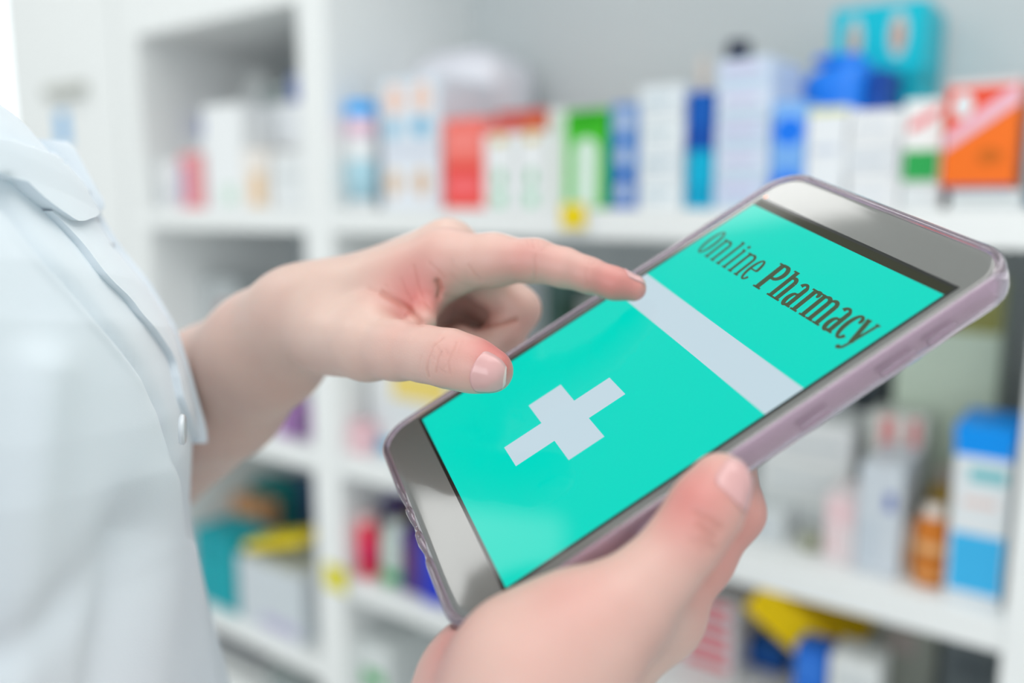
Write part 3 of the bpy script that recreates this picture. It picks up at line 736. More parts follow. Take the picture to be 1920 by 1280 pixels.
def sdf_mesh(fn, lo, hi, vox, B=8):
    lo = np.array(lo, float); n = np.ceil((np.array(hi, float) - lo) / (vox * B)).astype(int)
    N = n * B
    ci = np.stack(np.meshgrid(*[np.arange(k) for k in n], indexing='ij'), -1).reshape(-1, 3)
    cc = (lo + (ci * B + (B - 1) / 2) * vox).astype(F32)
    dc = np.concatenate([fn(cc[i:i + 200000]) for i in range(0, len(cc), 200000)])
    act = np.abs(dc) < B * vox * 0.95 + 2.0
    G = np.repeat(np.repeat(np.repeat(dc.reshape(n), B, 0), B, 1), B, 2).astype(F32)
    off = np.stack(np.meshgrid(*[np.arange(B)] * 3, indexing='ij'), -1).reshape(-1, 3)
    ai = ci[act]
    for s in range(0, len(ai), 400):
        idx = (ai[s:s + 400, None] * B + off[None]).reshape(-1, 3)
        d = fn((lo + idx * vox).astype(F32))
        G[idx[:, 0], idx[:, 1], idx[:, 2]] = d
    ins = G < 0
    # surface nets
    c = np.zeros(tuple(N - 1), np.int8)
    corners = [(i, j, k) for i in (0, 1) for j in (0, 1) for k in (0, 1)]
    for i, j, k in corners:
        c += ins[i:N[0] - 1 + i, j:N[1] - 1 + j, k:N[2] - 1 + k]
    cells = np.argwhere((c > 0) & (c < 8))
    vid = np.full(tuple(N - 1), -1, np.int32)
    vid[cells[:, 0], cells[:, 1], cells[:, 2]] = np.arange(len(cells))
    val = np.stack([G[cells[:, 0] + i, cells[:, 1] + j, cells[:, 2] + k] for i, j, k in corners], 1)
    cor = np.array(corners, float)
    acc = np.zeros((len(cells), 3)); cnt = np.zeros(len(cells))
    for a in range(8):
        for b_ in range(a + 1, 8):
            if np.abs(cor[a] - cor[b_]).sum() != 1: continue
            va, vb = val[:, a], val[:, b_]
            m = (va < 0) != (vb < 0)
            t = np.where(m, va / np.where(m, va - vb, 1), 0)
            acc += np.where(m[:, None], cor[a] + t[:, None] * (cor[b_] - cor[a]), 0); cnt += m
    V = lo + (cells + acc / cnt[:, None]) * vox
    quads = []
    for ax in range(3):
        u, v = (ax + 1) % 3, (ax + 2) % 3
        sl0 = [slice(None)] * 3; sl1 = [slice(None)] * 3
        sl0[ax] = slice(0, N[ax] - 1); sl1[ax] = slice(1, N[ax])
        A, Bb = ins[tuple(sl0)], ins[tuple(sl1)]
        e = np.argwhere(A != Bb)
        e = e[(e[:, u] > 0) & (e[:, v] > 0) & (e[:, u] < N[u] - 1) & (e[:, v] < N[v] - 1)]
        fl = A[e[:, 0], e[:, 1], e[:, 2]]
        def at(du, dv):
            q = e.copy(); q[:, u] -= du; q[:, v] -= dv
            return vid[q[:, 0], q[:, 1], q[:, 2]]
        q = np.stack([at(1, 1), at(0, 1), at(0, 0), at(1, 0)], 1)
        q[~fl] = q[~fl][:, ::-1]
        quads.append(q)
    return V, np.concatenate(quads)

def grad(fn, P, e=0.4):
    P = np.asarray(P, F32); g = np.zeros_like(P)
    for i in range(3):
        d = np.zeros(3, F32); d[i] = e
        g[:, i] = fn(P + d) - fn(P - d)
    return g / (np.linalg.norm(g, axis=1, keepdims=True) + 1e-9)

# phone block, carved out of the hands so that they really close on it
PRf = PR.astype(F32)
def s_phone(p):
    q = (p - PT.astype(F32)) @ PRf
    cx, cy, cz = (BX0 + BX1 - SW) / 2, (BY0 + BY1 - SL) / 2, -4.75
    hx, hy, hz, rc = (BX1 - BX0) / 2 + 2.1, (BY1 - BY0) / 2 + 2.1, 5.75, BR_ + 2.1
    ax = np.abs(q[:, 0] - cx) - hx + rc; ay = np.abs(q[:, 1] - cy) - hy + rc
    dxy = np.hypot(np.maximum(ax, 0), np.maximum(ay, 0)) + np.minimum(np.maximum(ax, ay), 0) - rc + 1.2
    dz_ = np.abs(q[:, 2] - cz) - hz + 1.2
    return np.hypot(np.maximum(dxy, 0), np.maximum(dz_, 0)) + np.minimum(np.maximum(dxy, dz_), 0) - 1.2

def plane_pt(u, v, off):                # spot of the frame met at a height (mm) over the glass
    r = np.array([(u - 960) / FPX, (640 - v) / FPX, -1.0]); n = PR[:, 2]
    return r * ((n @ PT + off) / (n @ r))

# ---- left arm and pointing hand (camera-space mm)
tipL = plane_pt(1188, 541, 5.6)
dI = -tipL[2] / 1000
W_L = cpt(562, 600, .343); E_L = np.array([-242., -94., -496.])
thumbL = [(cpt(615, 634, .322), 14.0), (cpt(690, 650, .302), 11.6), (cpt(745, 657, .290), 9.6), (cpt(800, 664, .281), 8.7), (cpt(842, 672, .275), 8.9), (cpt(885, 684, .2715), 8.1), (cpt(921, 695, .269), 7.0)]
indexL = [(cpt(834, 493, .319), 11.0), (cpt(925, 488, .3135), 9.3), (cpt(1004, 489, .309), 7.3), (cpt(1058, 502, dI + .0025), 6.5), (cpt(1104, 516, dI + .001), 5.7), (cpt(1150, 531, dI), 5.2), (tipL, 4.5)]
midL = [(cpt(840, 470, .337), 11.6), (cpt(912, 524, .338), 9.2), (cpt(971, 580, .338), 8.5), (cpt(945, 628, .336), 7.4), (cpt(912, 662, .334), 7.2), (cpt(862, 640, .333), 6.6)]
ringL = [(cpt(852, 505, .356), 11.0), (cpt(955, 606, .358), 8.0), (cpt(898, 672, .352), 7.0), (cpt(848, 640, .348), 6.4)]
pinkL = [(cpt(838, 540, .372), 10.0), (cpt(920, 622, .374), 7.0), (cpt(876, 672, .368), 6.2), (cpt(838, 650, .362), 5.6)]
baseL = union([
    chain([(E_L, 39), (cpt(410, 735, .392), 30.5), (cpt(500, 655, .360), 24.5), (W_L, 20.5), (cpt(610, 585, .338), 18.5)], 8),
    s_cone(cpt(600, 588, .336), cpt(830, 495, .320), 17.5, 12.6),
    s_cone(cpt(600, 582, .352), cpt(838, 470, .337), 16.5, 11.8),
    s_cone(cpt(600, 592, .368), cpt(852, 505, .356), 15, 11.6),
    s_cone(cpt(600, 612, .378), cpt(838, 540, .372), 13.5, 10.6),
    s_cone(cpt(690, 625, .360), cpt(852, 604, .366), 13, 10.0),
    s_cone(cpt(660, 605, .350), cpt(800, 535, .352), 19, 14.0),
], 9.0)
webL = union([s_cone(cpt(700, 600, .312), cpt(780, 556, .322), 8.5, 7.5), chain([(cpt(792, 535, .320), 6.0), (cpt(797, 570, .314), 5.2), (cpt(792, 604, .304), 5.0)], 4)], 5)
thumbLf, indexLf, midLf, ringLf, pinkLf = [chain(c, 4) for c in (thumbL, indexL, midL, ringL, pinkL)]
def handL(p):
    b = smin(smin(baseL(p), thumbLf(p), 9.0), webL(p), 9.0)
    d = smin(b, indexLf(p), 7.0)
    for f, k in ((midLf, 5.0), (ringLf, 5.0), (pinkLf, 5.0)):
        d = np.minimum(d, smin(b, f(p), k))
    return d

# ---- right arm and holding hand
E_R = np.array([-170., -265., -130.])
W_R = ph(121, -66, -50)
thumbR = [(cpt(1000, 1272, .214), 20.0), (cpt(1090, 1196, .214), 16.6), (cpt(1176, 1130, .2145), 11.2), (cpt(1236, 1070, .2155), 9.0), (cpt(1286, 1010, .217), 8.7), (cpt(1322, 955, .2185), 8.9), (cpt(1350, 906, .2205), 7.9)]
indexR = [(ph(103, 31, -30), 11.2), (ph(100.5, 49, -26), 9.2), (ph(97.5, 65.5, -21.8), 7.8), (ph(80, 76, -18.6), 7.4), (ph(60, 80, -17.6), 6.4)]
midR = [(ph(100, 12, -35), 11.4), (ph(89, 50, -26.5), 8.8), (ph(64, 60, -18.8), 7.6), (ph(42, 62, -17.6), 6.6)]
ringR = [(ph(95, -6, -39), 11.0), (ph(84, 34, -28.5), 8.4), (ph(58, 42, -18.4), 7.2), (ph(38, 44, -17.4), 6.4)]
pinkR = [(ph(88, -19, -41), 10.0), (ph(78, 14, -29), 7.4), (ph(58, 22, -17.8), 6.4), (ph(42, 24, -16.8), 5.8)]
baseR = union([
    chain([(E_R, 40), (E_R * .6 + W_R * .4, 36), (E_R * .25 + W_R * .75, 27), (W_R, 21.5)], 8),
    s_cone(W_R, ph(103, 28, -30), 19, 12.2),
    s_cone(W_R, ph(100, 10, -35), 20, 12.2),
    s_cone(W_R, ph(95, -8, -39), 19, 12.0),
    s_cone(W_R, ph(88, -21, -41), 18, 11.5),
    s_cone(cpt(885, 1296, .240), W_R, 17, 20),
    s_cone(cpt(930, 1250, .234), cpt(1130, 1165, .240), 16, 13),
    s_cone(cpt(1000, 1272, .214), W_R, 20, 21),
], 9.0)
webR = s_cone(cpt(1190, 1150, .226), cpt(1245, 1150, .238), 11, 11)
thumbRf, indexRf, midRf, ringRf, pinkRf = [chain(c, 4) for c in (thumbR, indexR, midR, ringR, pinkR)]
def handR(p):
    b = smin(smin(baseR(p), thumbRf(p), 9.0), webR(p), 9.0)
    d = smin(b, indexRf(p), 5.0)
    for f in (midRf, ringRf, pinkRf):
        d = np.minimum(d, smin(b, f(p), 5.0))
    return d
def carved(f):
    def g(p):
        a = f(p); c = -s_phone(p) + 0.15
        h = np.maximum(1.2 - np.abs(a - c), 0) / 1.2
        return np.maximum(a, c) + h * h * 0.3
    return g
handLc, handRc = carved(handL), carved(handR)
# ---- trunk, head, legs (the coat covers most of it)
SP, CP = math.sin(PITCH), math.cos(PITCH)
UP3 = np.array([0, CP, SP])
f2 = np.array([.9243, .3817])           # the way the chest faces, in (x, depth)
g2 = np.array([.3817, -.9243])          # towards the camera side
SIL = np.array([(-230, -300), (-190, -105), (-110, 50), (0, 190), (60, 258), (118, 290), (150, 340), (175, 390), (190, 424), (216, 464), (252, 508), (276, 540), (302, 585),
                (319, 615), (331, 650), (346, 700), (360, 760), (364, 830), (358, 900), (357, 935), (361, 975), (371, 1025), (385, 1095), (403, 1170), (418, 1225),
                (431, 1280), (455, 1400), (490, 1700), (510, 2200), (515, 4000)], float)
SIL_X = np.zeros(len(SIL))
def ring(y):                            # camera-space height in mm -> (centre x, centre depth, a, b) of the coat there
    y = np.asarray(y, float)
    dt = 345 - y * SP / CP
    v = 640 - y * FPX / dt
    m = (np.interp(v, SIL[:, 1], SIL[:, 0] + SIL_X) - 960) / FPX
    k = np.clip((y - 70) / 85, 0, 1); k = k * k * (3 - 2 * k)
    lo_ = np.clip((-y - 250) / 370, 0, 1)
    a = 105 + (58 - 105) * k + 25 * lo_; b_ = 162 + (66 - 162) * k + 25 * lo_
    A11 = a * a * f2[0] ** 2 + b_ * b_ * g2[0] ** 2; A12 = a * a * f2[0] * f2[1] + b_ * b_ * g2[0] * g2[1]; A22 = a * a * f2[1] ** 2 + b_ * b_ * g2[1] ** 2
    n0, n1 = np.ones_like(m), -m
    s = np.sqrt(n0 * n0 * A11 + 2 * n0 * n1 * A12 + n1 * n1 * A22)
    px = m * dt - (A11 * n0 + A12 * n1) / s; pd = dt - (A12 * n0 + A22 * n1) / s
    return px, pd, a, b_, dt
PHS = np.linspace(-2.2, 1.2, 160)
INS = np.interp(SIL[:, 1], [200, 262, 330, 400, 430, 800, 840], [0, 6, 16, 12, 9, 9, 0])     # room for collar and placket lying on the coat
for _ in range(30):                     # fit the outline of the coat as seen from the eye point
    yy = np.arange(150, -330, -1.0)
    cx, cd, a, b_, dt = [q_[:, None] for q_ in ring(yy)]
    X = cx + a * np.cos(PHS) * f2[0] + b_ * np.sin(PHS) * g2[0]; Dd_ = cd + a * np.cos(PHS) * f2[1] + b_ * np.sin(PHS) * g2[1]
    U_ = 960 + FPX * X / Dd_; V_ = 640 - FPX * yy[:, None] / Dd_
    for i in range(3, len(SIL) - 4):
        sel = np.abs(V_ - SIL[i, 1]) < 4
        if sel.any(): SIL_X[i] += .5 * (SIL[i, 0] - INS[i] - U_[sel].max())
    SIL_X[3:-4] = .8 * SIL_X[3:-4] + .1 * (SIL_X[2:-5] + SIL_X[4:-3])
    SIL_X[-4:] = SIL_X[-5]; SIL_X[:3] = SIL_X[3]
print('coat outline fit', SIL_X.round(0).tolist())
def rc3(y):
    x, d, *_ = ring(y); return np.array([float(x), float(y), -float(d)])
F3 = np.array([f2[0], 0, -f2[1]]); G3 = np.array([g2[0], 0, -g2[1]])
RB = np.stack([F3, UP3, np.cross(F3, UP3)], 1); RB[:, 2] /= np.linalg.norm(RB[:, 2]); RB[:, 0] = np.cross(UP3, RB[:, 2])
SHR = rc3(20) + G3 * 145; SHL = rc3(20) - G3 * 145
neck0 = rc3(120) - F3 * 8; head_c = neck0 + UP3 * 158 + F3 * 22
floor_drop = 1420.0
def foot(side):
    h = rc3(-480) + G3 * side * 85
    w = cam2world(h[None])[0]; k = (w[2] * 1000 - 60)
    return h, h - UP3 * (k * .48) + F3 * 12, h - UP3 * k, h - UP3 * (k + 25) + F3 * 130
legs = []
for sd in (1, -1):
    h, kn, an, to = foot(sd); legs.append((h, kn, an, to))
fR = RB
trunk_fs = [s_ell(rc3(-40), (80, 120, 132), fR), s_ell(rc3(-220), (82, 170, 122), fR), s_ell(rc3(-400), (92, 150, 138), fR), s_cone(rc3(15) + G3 * 118, rc3(15) - G3 * 118, 42, 42),
            s_cone(neck0 - UP3 * 90, neck0 + UP3 * 90, 44, 50)]
for h, kn, an, to in legs:
    trunk_fs += [s_cone(h, kn, 60, 48), s_cone(kn, an, 48, 34)]
trunk_fs += [s_ell(head_c, (94, 112, 76), fR), s_ell(head_c - UP3 * 62 + F3 * 26, (58, 52, 50), fR)]
face = [s_cone(head_c - UP3 * 5 + F3 * 92, head_c - UP3 * 34 + F3 * 106, 7, 11), s_ell(head_c - UP3 * 66 + F3 * 82, (9, 8, 22), fR),
        s_ell(head_c - UP3 * 20 - F3 * 8 + G3 * 76, (20, 30, 8), fR), s_ell(head_c - UP3 * 20 - F3 * 8 - G3 * 76, (20, 30, 8), fR)]
upperR, upperL = s_cone(SHR, E_R, 44, 41), s_cone(SHL, E_L, 44, 40)
trunk0 = union(trunk_fs, 30)
def trunk(p):
    d = smin(smin(trunk0(p), upperR(p), 20), upperL(p), 20)
    for g in face: d = smin(d, g(p), 7)
    return d

# ---- creases (drawn where the skin really folds) and colour of the skin
def seg_dist(UV, poly):
    best = np.full(len(UV), 1e9)
    for a, b_ in zip(poly[:-1], poly[1:]):
        a = np.array(a, float); b_ = np.array(b_, float); ab = b_ - a
        t = np.clip(((UV - a) @ ab) / (ab @ ab), 0, 1)
        best = np.minimum(best, np.linalg.norm(UV - (a + t[:, None] * ab), axis=1))
    return best
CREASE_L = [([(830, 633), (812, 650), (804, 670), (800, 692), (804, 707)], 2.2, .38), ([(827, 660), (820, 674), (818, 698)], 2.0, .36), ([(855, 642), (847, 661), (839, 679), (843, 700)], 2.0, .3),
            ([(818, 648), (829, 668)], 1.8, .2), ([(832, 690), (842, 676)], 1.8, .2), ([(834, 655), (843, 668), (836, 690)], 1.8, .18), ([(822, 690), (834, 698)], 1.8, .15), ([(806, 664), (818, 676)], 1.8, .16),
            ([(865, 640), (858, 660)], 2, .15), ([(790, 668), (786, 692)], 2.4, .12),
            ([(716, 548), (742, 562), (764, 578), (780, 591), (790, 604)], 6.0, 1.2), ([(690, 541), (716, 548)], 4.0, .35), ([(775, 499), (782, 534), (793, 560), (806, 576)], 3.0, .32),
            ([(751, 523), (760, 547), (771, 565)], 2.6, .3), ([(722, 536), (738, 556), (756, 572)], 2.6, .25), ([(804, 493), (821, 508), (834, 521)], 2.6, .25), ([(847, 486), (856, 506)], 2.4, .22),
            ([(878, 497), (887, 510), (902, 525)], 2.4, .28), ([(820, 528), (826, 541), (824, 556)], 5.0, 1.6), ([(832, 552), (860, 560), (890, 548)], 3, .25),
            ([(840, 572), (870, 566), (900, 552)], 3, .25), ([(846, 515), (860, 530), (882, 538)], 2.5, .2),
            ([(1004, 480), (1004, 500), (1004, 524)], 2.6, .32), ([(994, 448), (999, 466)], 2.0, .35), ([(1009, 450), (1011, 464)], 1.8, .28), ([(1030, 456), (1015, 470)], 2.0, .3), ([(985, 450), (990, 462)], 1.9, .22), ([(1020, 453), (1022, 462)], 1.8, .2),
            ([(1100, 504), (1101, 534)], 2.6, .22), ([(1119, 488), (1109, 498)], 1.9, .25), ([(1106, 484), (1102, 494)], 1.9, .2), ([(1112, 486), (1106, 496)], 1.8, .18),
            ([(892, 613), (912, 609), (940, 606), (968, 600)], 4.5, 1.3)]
CREASE_R = [([(1304, 960), (1330, 974), (1352, 990)], 5, .8), ([(1310, 984), (1340, 1006)], 5, .85), ([(1316, 1008), (1340, 1026)], 5, .7), ([(1296, 1010), (1322, 1034)], 5, .4)]
RED_L = [(cpt(944, 690, .262), 7, .75), (cpt(930, 662, .268), 9, .9), (cpt(885, 650, .27), 12, .35), (tipL, 11, .95), (cpt(1130, 530, .300), 10, .7), (cpt(1060, 512, .302), 10, .45), (cpt(950, 510, .304), 12, .55),
         (cpt(1000, 470, .302), 9, .4), (cpt(790, 520, .312), 16, .45), (cpt(770, 560, .312), 14, .5), (cpt(800, 590, .31), 10, .55), (cpt(850, 500, .312), 16, .15), (cpt(780, 632, .285), 14, .4), (cpt(835, 665, .267), 8, .25),
         (cpt(985, 590, .332), 10, .2), (cpt(870, 610, .34), 14, .7), (cpt(945, 590, .33), 12, .35)]
RED_R = [(cpt(1350, 890, .214), 11, .5), (cpt(1270, 930, .213), 11, .5), (cpt(1290, 990, .210), 12, .35), (cpt(1400, 960, .24), 16, .55), (cpt(1350, 1080, .235), 18, .45), (cpt(1060, 1090, .205), 14, .3), (cpt(1210, 1150, .205), 22, .18), (cpt(800, 1270, .22), 20, .45), (cpt(870, 1190, .23), 12, .55), (cpt(1010, 1220, .2), 25, .2)]

def finish(V, Q, creases, reds):
    tri_n = np.cross(V[Q[:, 2]] - V[Q[:, 0]], V[Q[:, 3]] - V[Q[:, 1]])
    N = np.zeros_like(V)
    for k in range(4): np.add.at(N, Q[:, k], tri_n)
    N /= np.linalg.norm(N, axis=1, keepdims=True) + 1e-9
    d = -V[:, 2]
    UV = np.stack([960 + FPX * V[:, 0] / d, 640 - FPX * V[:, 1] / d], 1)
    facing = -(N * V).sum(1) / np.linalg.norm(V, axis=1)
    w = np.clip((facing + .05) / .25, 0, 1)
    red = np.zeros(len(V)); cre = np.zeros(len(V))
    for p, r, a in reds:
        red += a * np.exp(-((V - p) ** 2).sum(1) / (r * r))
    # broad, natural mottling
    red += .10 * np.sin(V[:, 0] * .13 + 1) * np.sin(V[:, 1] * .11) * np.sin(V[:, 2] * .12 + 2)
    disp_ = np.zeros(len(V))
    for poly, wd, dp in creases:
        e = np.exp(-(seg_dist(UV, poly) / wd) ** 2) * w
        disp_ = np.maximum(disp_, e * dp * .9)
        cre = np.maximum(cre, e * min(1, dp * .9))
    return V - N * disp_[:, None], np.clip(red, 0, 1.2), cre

parts_ = []
def bounds(chains, pad): 
    P = np.array([p for c in chains for p, r in c]); return P.min(0) - pad, P.max(0) + pad
lo, hi = bounds([thumbL, indexL, midL, ringL, pinkL, [(W_L, 0), (cpt(410, 735, .392), 0)]], 26)
lo = np.minimum(lo, np.array([E_L[0] + 85, E_L[1] + 5, E_L[2] + 90]))
gL = (lo.copy(), hi.copy())
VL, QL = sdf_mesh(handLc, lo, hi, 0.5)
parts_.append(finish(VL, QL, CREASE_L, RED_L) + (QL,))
lo, hi = bounds([thumbR, indexR, midR, ringR, pinkR, [(W_R, 0)]], 26)
lo[1] -= 30; lo[0] -= 20
gR = (lo.copy(), hi.copy())
VR, QR = sdf_mesh(handRc, lo, hi, 0.8)
parts_.append(finish(VR, QR, CREASE_R, RED_R) + (QR,))
# rest of both forearms (hidden in the sleeves or outside the frame) and the trunk, coarser
def cut_box(V, lo_, hi_, vox):          # faces of the fine grid that the arm runs out of
    g = np.array(lo_) + np.ceil((np.array(hi_) - lo_) / (vox * 8)) * 8 * vox - vox
    a = np.where(V.min(0) - lo_ < 2.5 * vox, V.min(0) + 7, V.min(0) - 60)
    b_ = np.where(g - V.max(0) < 3 * vox, V.max(0) - 7, V.max(0) + 60)
    return a, b_
loL, hiL = cut_box(VL, gL[0], gL[1], 0.5); loR, hiR = cut_box(VR, gR[0], gR[1], 0.8)
def rest(p):
    a = np.maximum(handL(p) + .8, -box_sd(p, loL, hiL)); b_ = np.maximum(handR(p) + .8, -box_sd(p, loR, hiR))
    return smin(smin(trunk(p), a, 6), b_, 6)
def box_sd(p, lo_, hi_):
    c = ((lo_ + hi_) / 2).astype(F32); h = ((hi_ - lo_) / 2).astype(F32)
    q = np.abs(p - c) - h
    return np.linalg.norm(np.maximum(q, 0), axis=1) + np.minimum(q.max(1), 0)
ft = np.array([l[3] for l in legs])
lo = np.array([-480, ft[:, 1].min() - 60, -820]); hi = np.array([120, head_c[1] + 150, -40])
VT, QT = sdf_mesh(rest, lo, hi, 6.0)
parts_.append(finish(VT, QT, [], []) + (QT,))
Vs, Rs, Cs, Qs, o_ = [], [], [], [], 0
for v, r, c, q in parts_:
    Vs.append(v); Rs.append(r); Cs.append(c); Qs.append(q + o_); o_ += len(v)
Vs, Rs, Cs, Qs = np.concatenate(Vs), np.concatenate(Rs), np.concatenate(Cs), np.concatenate(Qs)
base_w = cam2world(((legs[0][2] + legs[1][2]) / 2)[None])[0]; base_w[2] = 0
def np_mesh(name, V, Q, origin):
    me = bpy.data.meshes.new(name)
    W_ = cam2world(V) - origin
    me.vertices.add(len(W_)); me.vertices.foreach_set('co', W_.astype(np.float32).ravel())
    me.loops.add(Q.size); me.loops.foreach_set('vertex_index', Q.astype(np.int32).ravel())
    me.polygons.add(len(Q)); me.polygons.foreach_set('loop_start', np.arange(0, Q.size, Q.shape[1], dtype=np.int32))
    me.update(calc_edges=True)
    return me
me = np_mesh('person', Vs, Qs, base_w)
for nm, arr in (('redness', Rs), ('crease', Cs)):
    at_ = me.attributes.new(nm, 'FLOAT', 'POINT'); at_.data.foreach_set('value', arr.astype(np.float32))

ms = bpy.data.materials.new('skin'); ms.use_nodes = True
nt = ms.node_tree; b = nt.nodes['Principled BSDF']
def node(t): return nt.nodes.new(t)
def mixc(fac, c1, c2):
    m = node('ShaderNodeMix'); m.data_type = 'RGBA'
    for s_, x in ((0, fac), (6, c1), (7, c2)):
        if hasattr(x, 'links'): nt.links.new(x, m.inputs[s_])
        else: m.inputs[s_].default_value = x if s_ == 0 else (*lin(x), 1)
    return m.outputs[2]
ar = node('ShaderNodeAttribute'); ar.attribute_name = 'redness'
ac = node('ShaderNodeAttribute'); ac.attribute_name = 'crease'
tc = node('ShaderNodeTexCoord')
n1 = node('ShaderNodeTexNoise'); n1.inputs['Scale'].default_value = 90; n1.inputs['Detail'].default_value = 5
nt.links.new(tc.outputs['Object'], n1.inputs['Vector'])
base = mixc(n1.outputs['Fac'], (221, 193, 181), (214, 181, 169))
rm_ = node('ShaderNodeMath'); rm_.operation = 'MULTIPLY'; rm_.inputs[1].default_value = 0.8; nt.links.new(ar.outputs['Fac'], rm_.inputs[0])
withred = mixc(rm_.outputs[0], base, (204, 116, 112))
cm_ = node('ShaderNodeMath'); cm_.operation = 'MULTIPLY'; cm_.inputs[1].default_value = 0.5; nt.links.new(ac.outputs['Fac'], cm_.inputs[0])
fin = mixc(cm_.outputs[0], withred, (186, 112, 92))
nt.links.new(fin, b.inputs['Base Color'])
b.inputs['Roughness'].default_value = 0.42
b.inputs['Specular IOR Level'].default_value = 0.5
b.inputs['Subsurface Weight'].default_value = 0.22
b.inputs['Subsurface Radius'].default_value = (1.0, 0.36, 0.22)
b.inputs['Subsurface Scale'].default_value = 0.004
vo = node('ShaderNodeTexVoronoi'); vo.inputs['Scale'].default_value = 1500
nt.links.new(tc.outputs['Object'], vo.inputs['Vector'])
bp = node('ShaderNodeBump'); bp.inputs['Strength'].default_value = 0.10; bp.inputs['Distance'].default_value = 0.0003
nt.links.new(vo.outputs['Distance'], bp.inputs['Height']); nt.links.new(bp.outputs['Normal'], b.inputs['Normal'])
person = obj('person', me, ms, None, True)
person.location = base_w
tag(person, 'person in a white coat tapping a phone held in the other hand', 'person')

def child(name, me, m, parent=person, smooth=True):
    return obj(name, me, m, parent, smooth)

# ---- finger nails
M_NAIL = mat('nail', (217, 168, 167), 0.22, spec=0.5, noise=0.05, scale=200, coat=0.25)
M_TIP = mat('nail_free_edge', (232, 206, 202), 0.3, noise=0.02)
def nail(fn, c, t, n, wd, ln, name='fingernail', curl=70):
    t = np.array(t, float); t /= np.linalg.norm(t)
    n = np.array(n, float); n -= t * (n @ t); n /= np.linalg.norm(n); s = np.cross(t, n)
    NI, NJ = 15, 13
    P = []; Dd = []
    for i in range(NI):
        a = i / (NI - 2) * .955 if i < NI - 1 else 1.0
        wfac = 1 - .10 * (abs(a - .55) / .55) ** 4
        for j in range(NJ):
            x = (j / (NJ - 1) - .5) * 2
            th = math.radians(curl) * x * wfac
            corner = -ln * .06 * x ** 4 * (1 if a > .6 else 0) * ((a - .6) / .4 if a > .6 else 0) + ln * .13 * x * x * (1 if a < .3 else 0) * ((.3 - a) / .3 if a < .3 else 0)
            dirv = n * math.cos(th) + s * math.sin(th) * wd
            dirv /= np.linalg.norm(dirv)
            P.append(c + t * (ln * (a - .5) + corner) + dirv * 13); Dd.append(dirv)
    P = np.array(P, F32); Dd = np.array(Dd, F32)
    for _ in range(40): P = P - Dd * (fn(P) * .8)[:, None]
    # keep the nail bed smooth
    lift = np.array([0.16 + .22 * (1 - abs((k % NJ) / (NJ - 1) - .5) * 1.2) + .20 * ((k // NJ) / (NJ - 1)) for k in range(len(P))])
    Oo = P + Dd * lift[:, None]; In = P - Dd * .5
    V = np.concatenate([Oo, In]); K = NI * NJ
    q = []
    for i in range(NI - 1):
        for j in range(NJ - 1):
            a = i * NJ + j; q.append((a, a + 1, a + NJ + 1, a + NJ)); q.append((K + a, K + a + NJ, K + a + NJ + 1, K + a + 1))
    for i in range(NI - 1):
        for j in (0, NJ - 1):
            a = i * NJ + j; q.append((a, a + NJ, K + a + NJ, K + a) if j == 0 else (a + NJ, a, K + a, K + a + NJ))
    for j in range(NJ - 1):
        for i in (0, NI - 1):
            a = i * NJ + j; q.append((a + 1, a, K + a, K + a + 1) if i == 0 else (a, a + 1, K + a + 1, K + a))
    me = np_mesh(name, V, np.array(q), base_w)
    bm = bmesh.new(); bm.from_mesh(me); bmesh.ops.recalc_face_normals(bm, faces=bm.faces[:]); bm.to_mesh(me); bm.free()
    o = child(name, me, M_NAIL); me.materials.append(M_TIP)
    for k in range((NI - 2) * (NJ - 1) * 2, (NI - 1) * (NJ - 1) * 2):
        if k < len(me.polygons): me.polygons[k].material_index = 1
    return o
tT = thumbL[-1][0] - thumbL[-2][0]
nail(handL, cpt(929, 704, .2685), tT, (-.05, -.16, 1.0), .66, 9.6)
tI = tipL - cpt(1150, 531, dI)
nail(handL, cpt(1186, 539, dI), tI, (.15, 1.0, -.12), .8, 9.0)
tR = thumbR[-1][0] - thumbR[-2][0]
nail(handR, cpt(1356, 896, .2205), tR, (.72, .10, .70), .75, 11.5)
for ch_, f_ in ((midL, handL), (ringL, handL), (pinkL, handL), (indexR, handR), (midR, handR), (ringR, handR), (pinkR, handR)):
    c1, c0 = ch_[-1][0], ch_[-2][0]; prev = ch_[-3][0]
    t_ = c1 - c0; bend = (c0 - prev); n_ = -(t_ / np.linalg.norm(t_) - bend / np.linalg.norm(bend))
    nail(f_, c1 - t_ / np.linalg.norm(t_) * 1.0, t_, n_, .75, 8.0)

# ---- clothes
mcoat = bpy.data.materials.new('white_cotton'); mcoat.use_nodes = True
nt = mcoat.node_tree; b = nt.nodes['Principled BSDF']
tc = node('ShaderNodeTexCoord'); n1 = node('ShaderNodeTexNoise'); n1.inputs['Scale'].default_value = 30
nt.links.new(tc.outputs['Object'], n1.inputs['Vector'])
nt.links.new(mixc(n1.outputs['Fac'], (236, 245, 254), (240, 248, 254)), b.inputs['Base Color'])
b.inputs['Roughness'].default_value = 0.85; b.inputs['Specular IOR Level'].default_value = 0.2
b.inputs['Sheen Weight'].default_value = 0.15
n2 = node('ShaderNodeTexNoise'); n2.inputs['Scale'].default_value = 1800; n2.inputs['Detail'].default_value = 2
nt.links.new(tc.outputs['Object'], n2.inputs['Vector'])
bp = node('ShaderNodeBump'); bp.inputs['Strength'].default_value = 0.12; bp.inputs['Distance'].default_value = 0.0004
nt.links.new(n2.outputs['Fac'], bp.inputs['Height']); nt.links.new(bp.outputs['Normal'], b.inputs['Normal'])

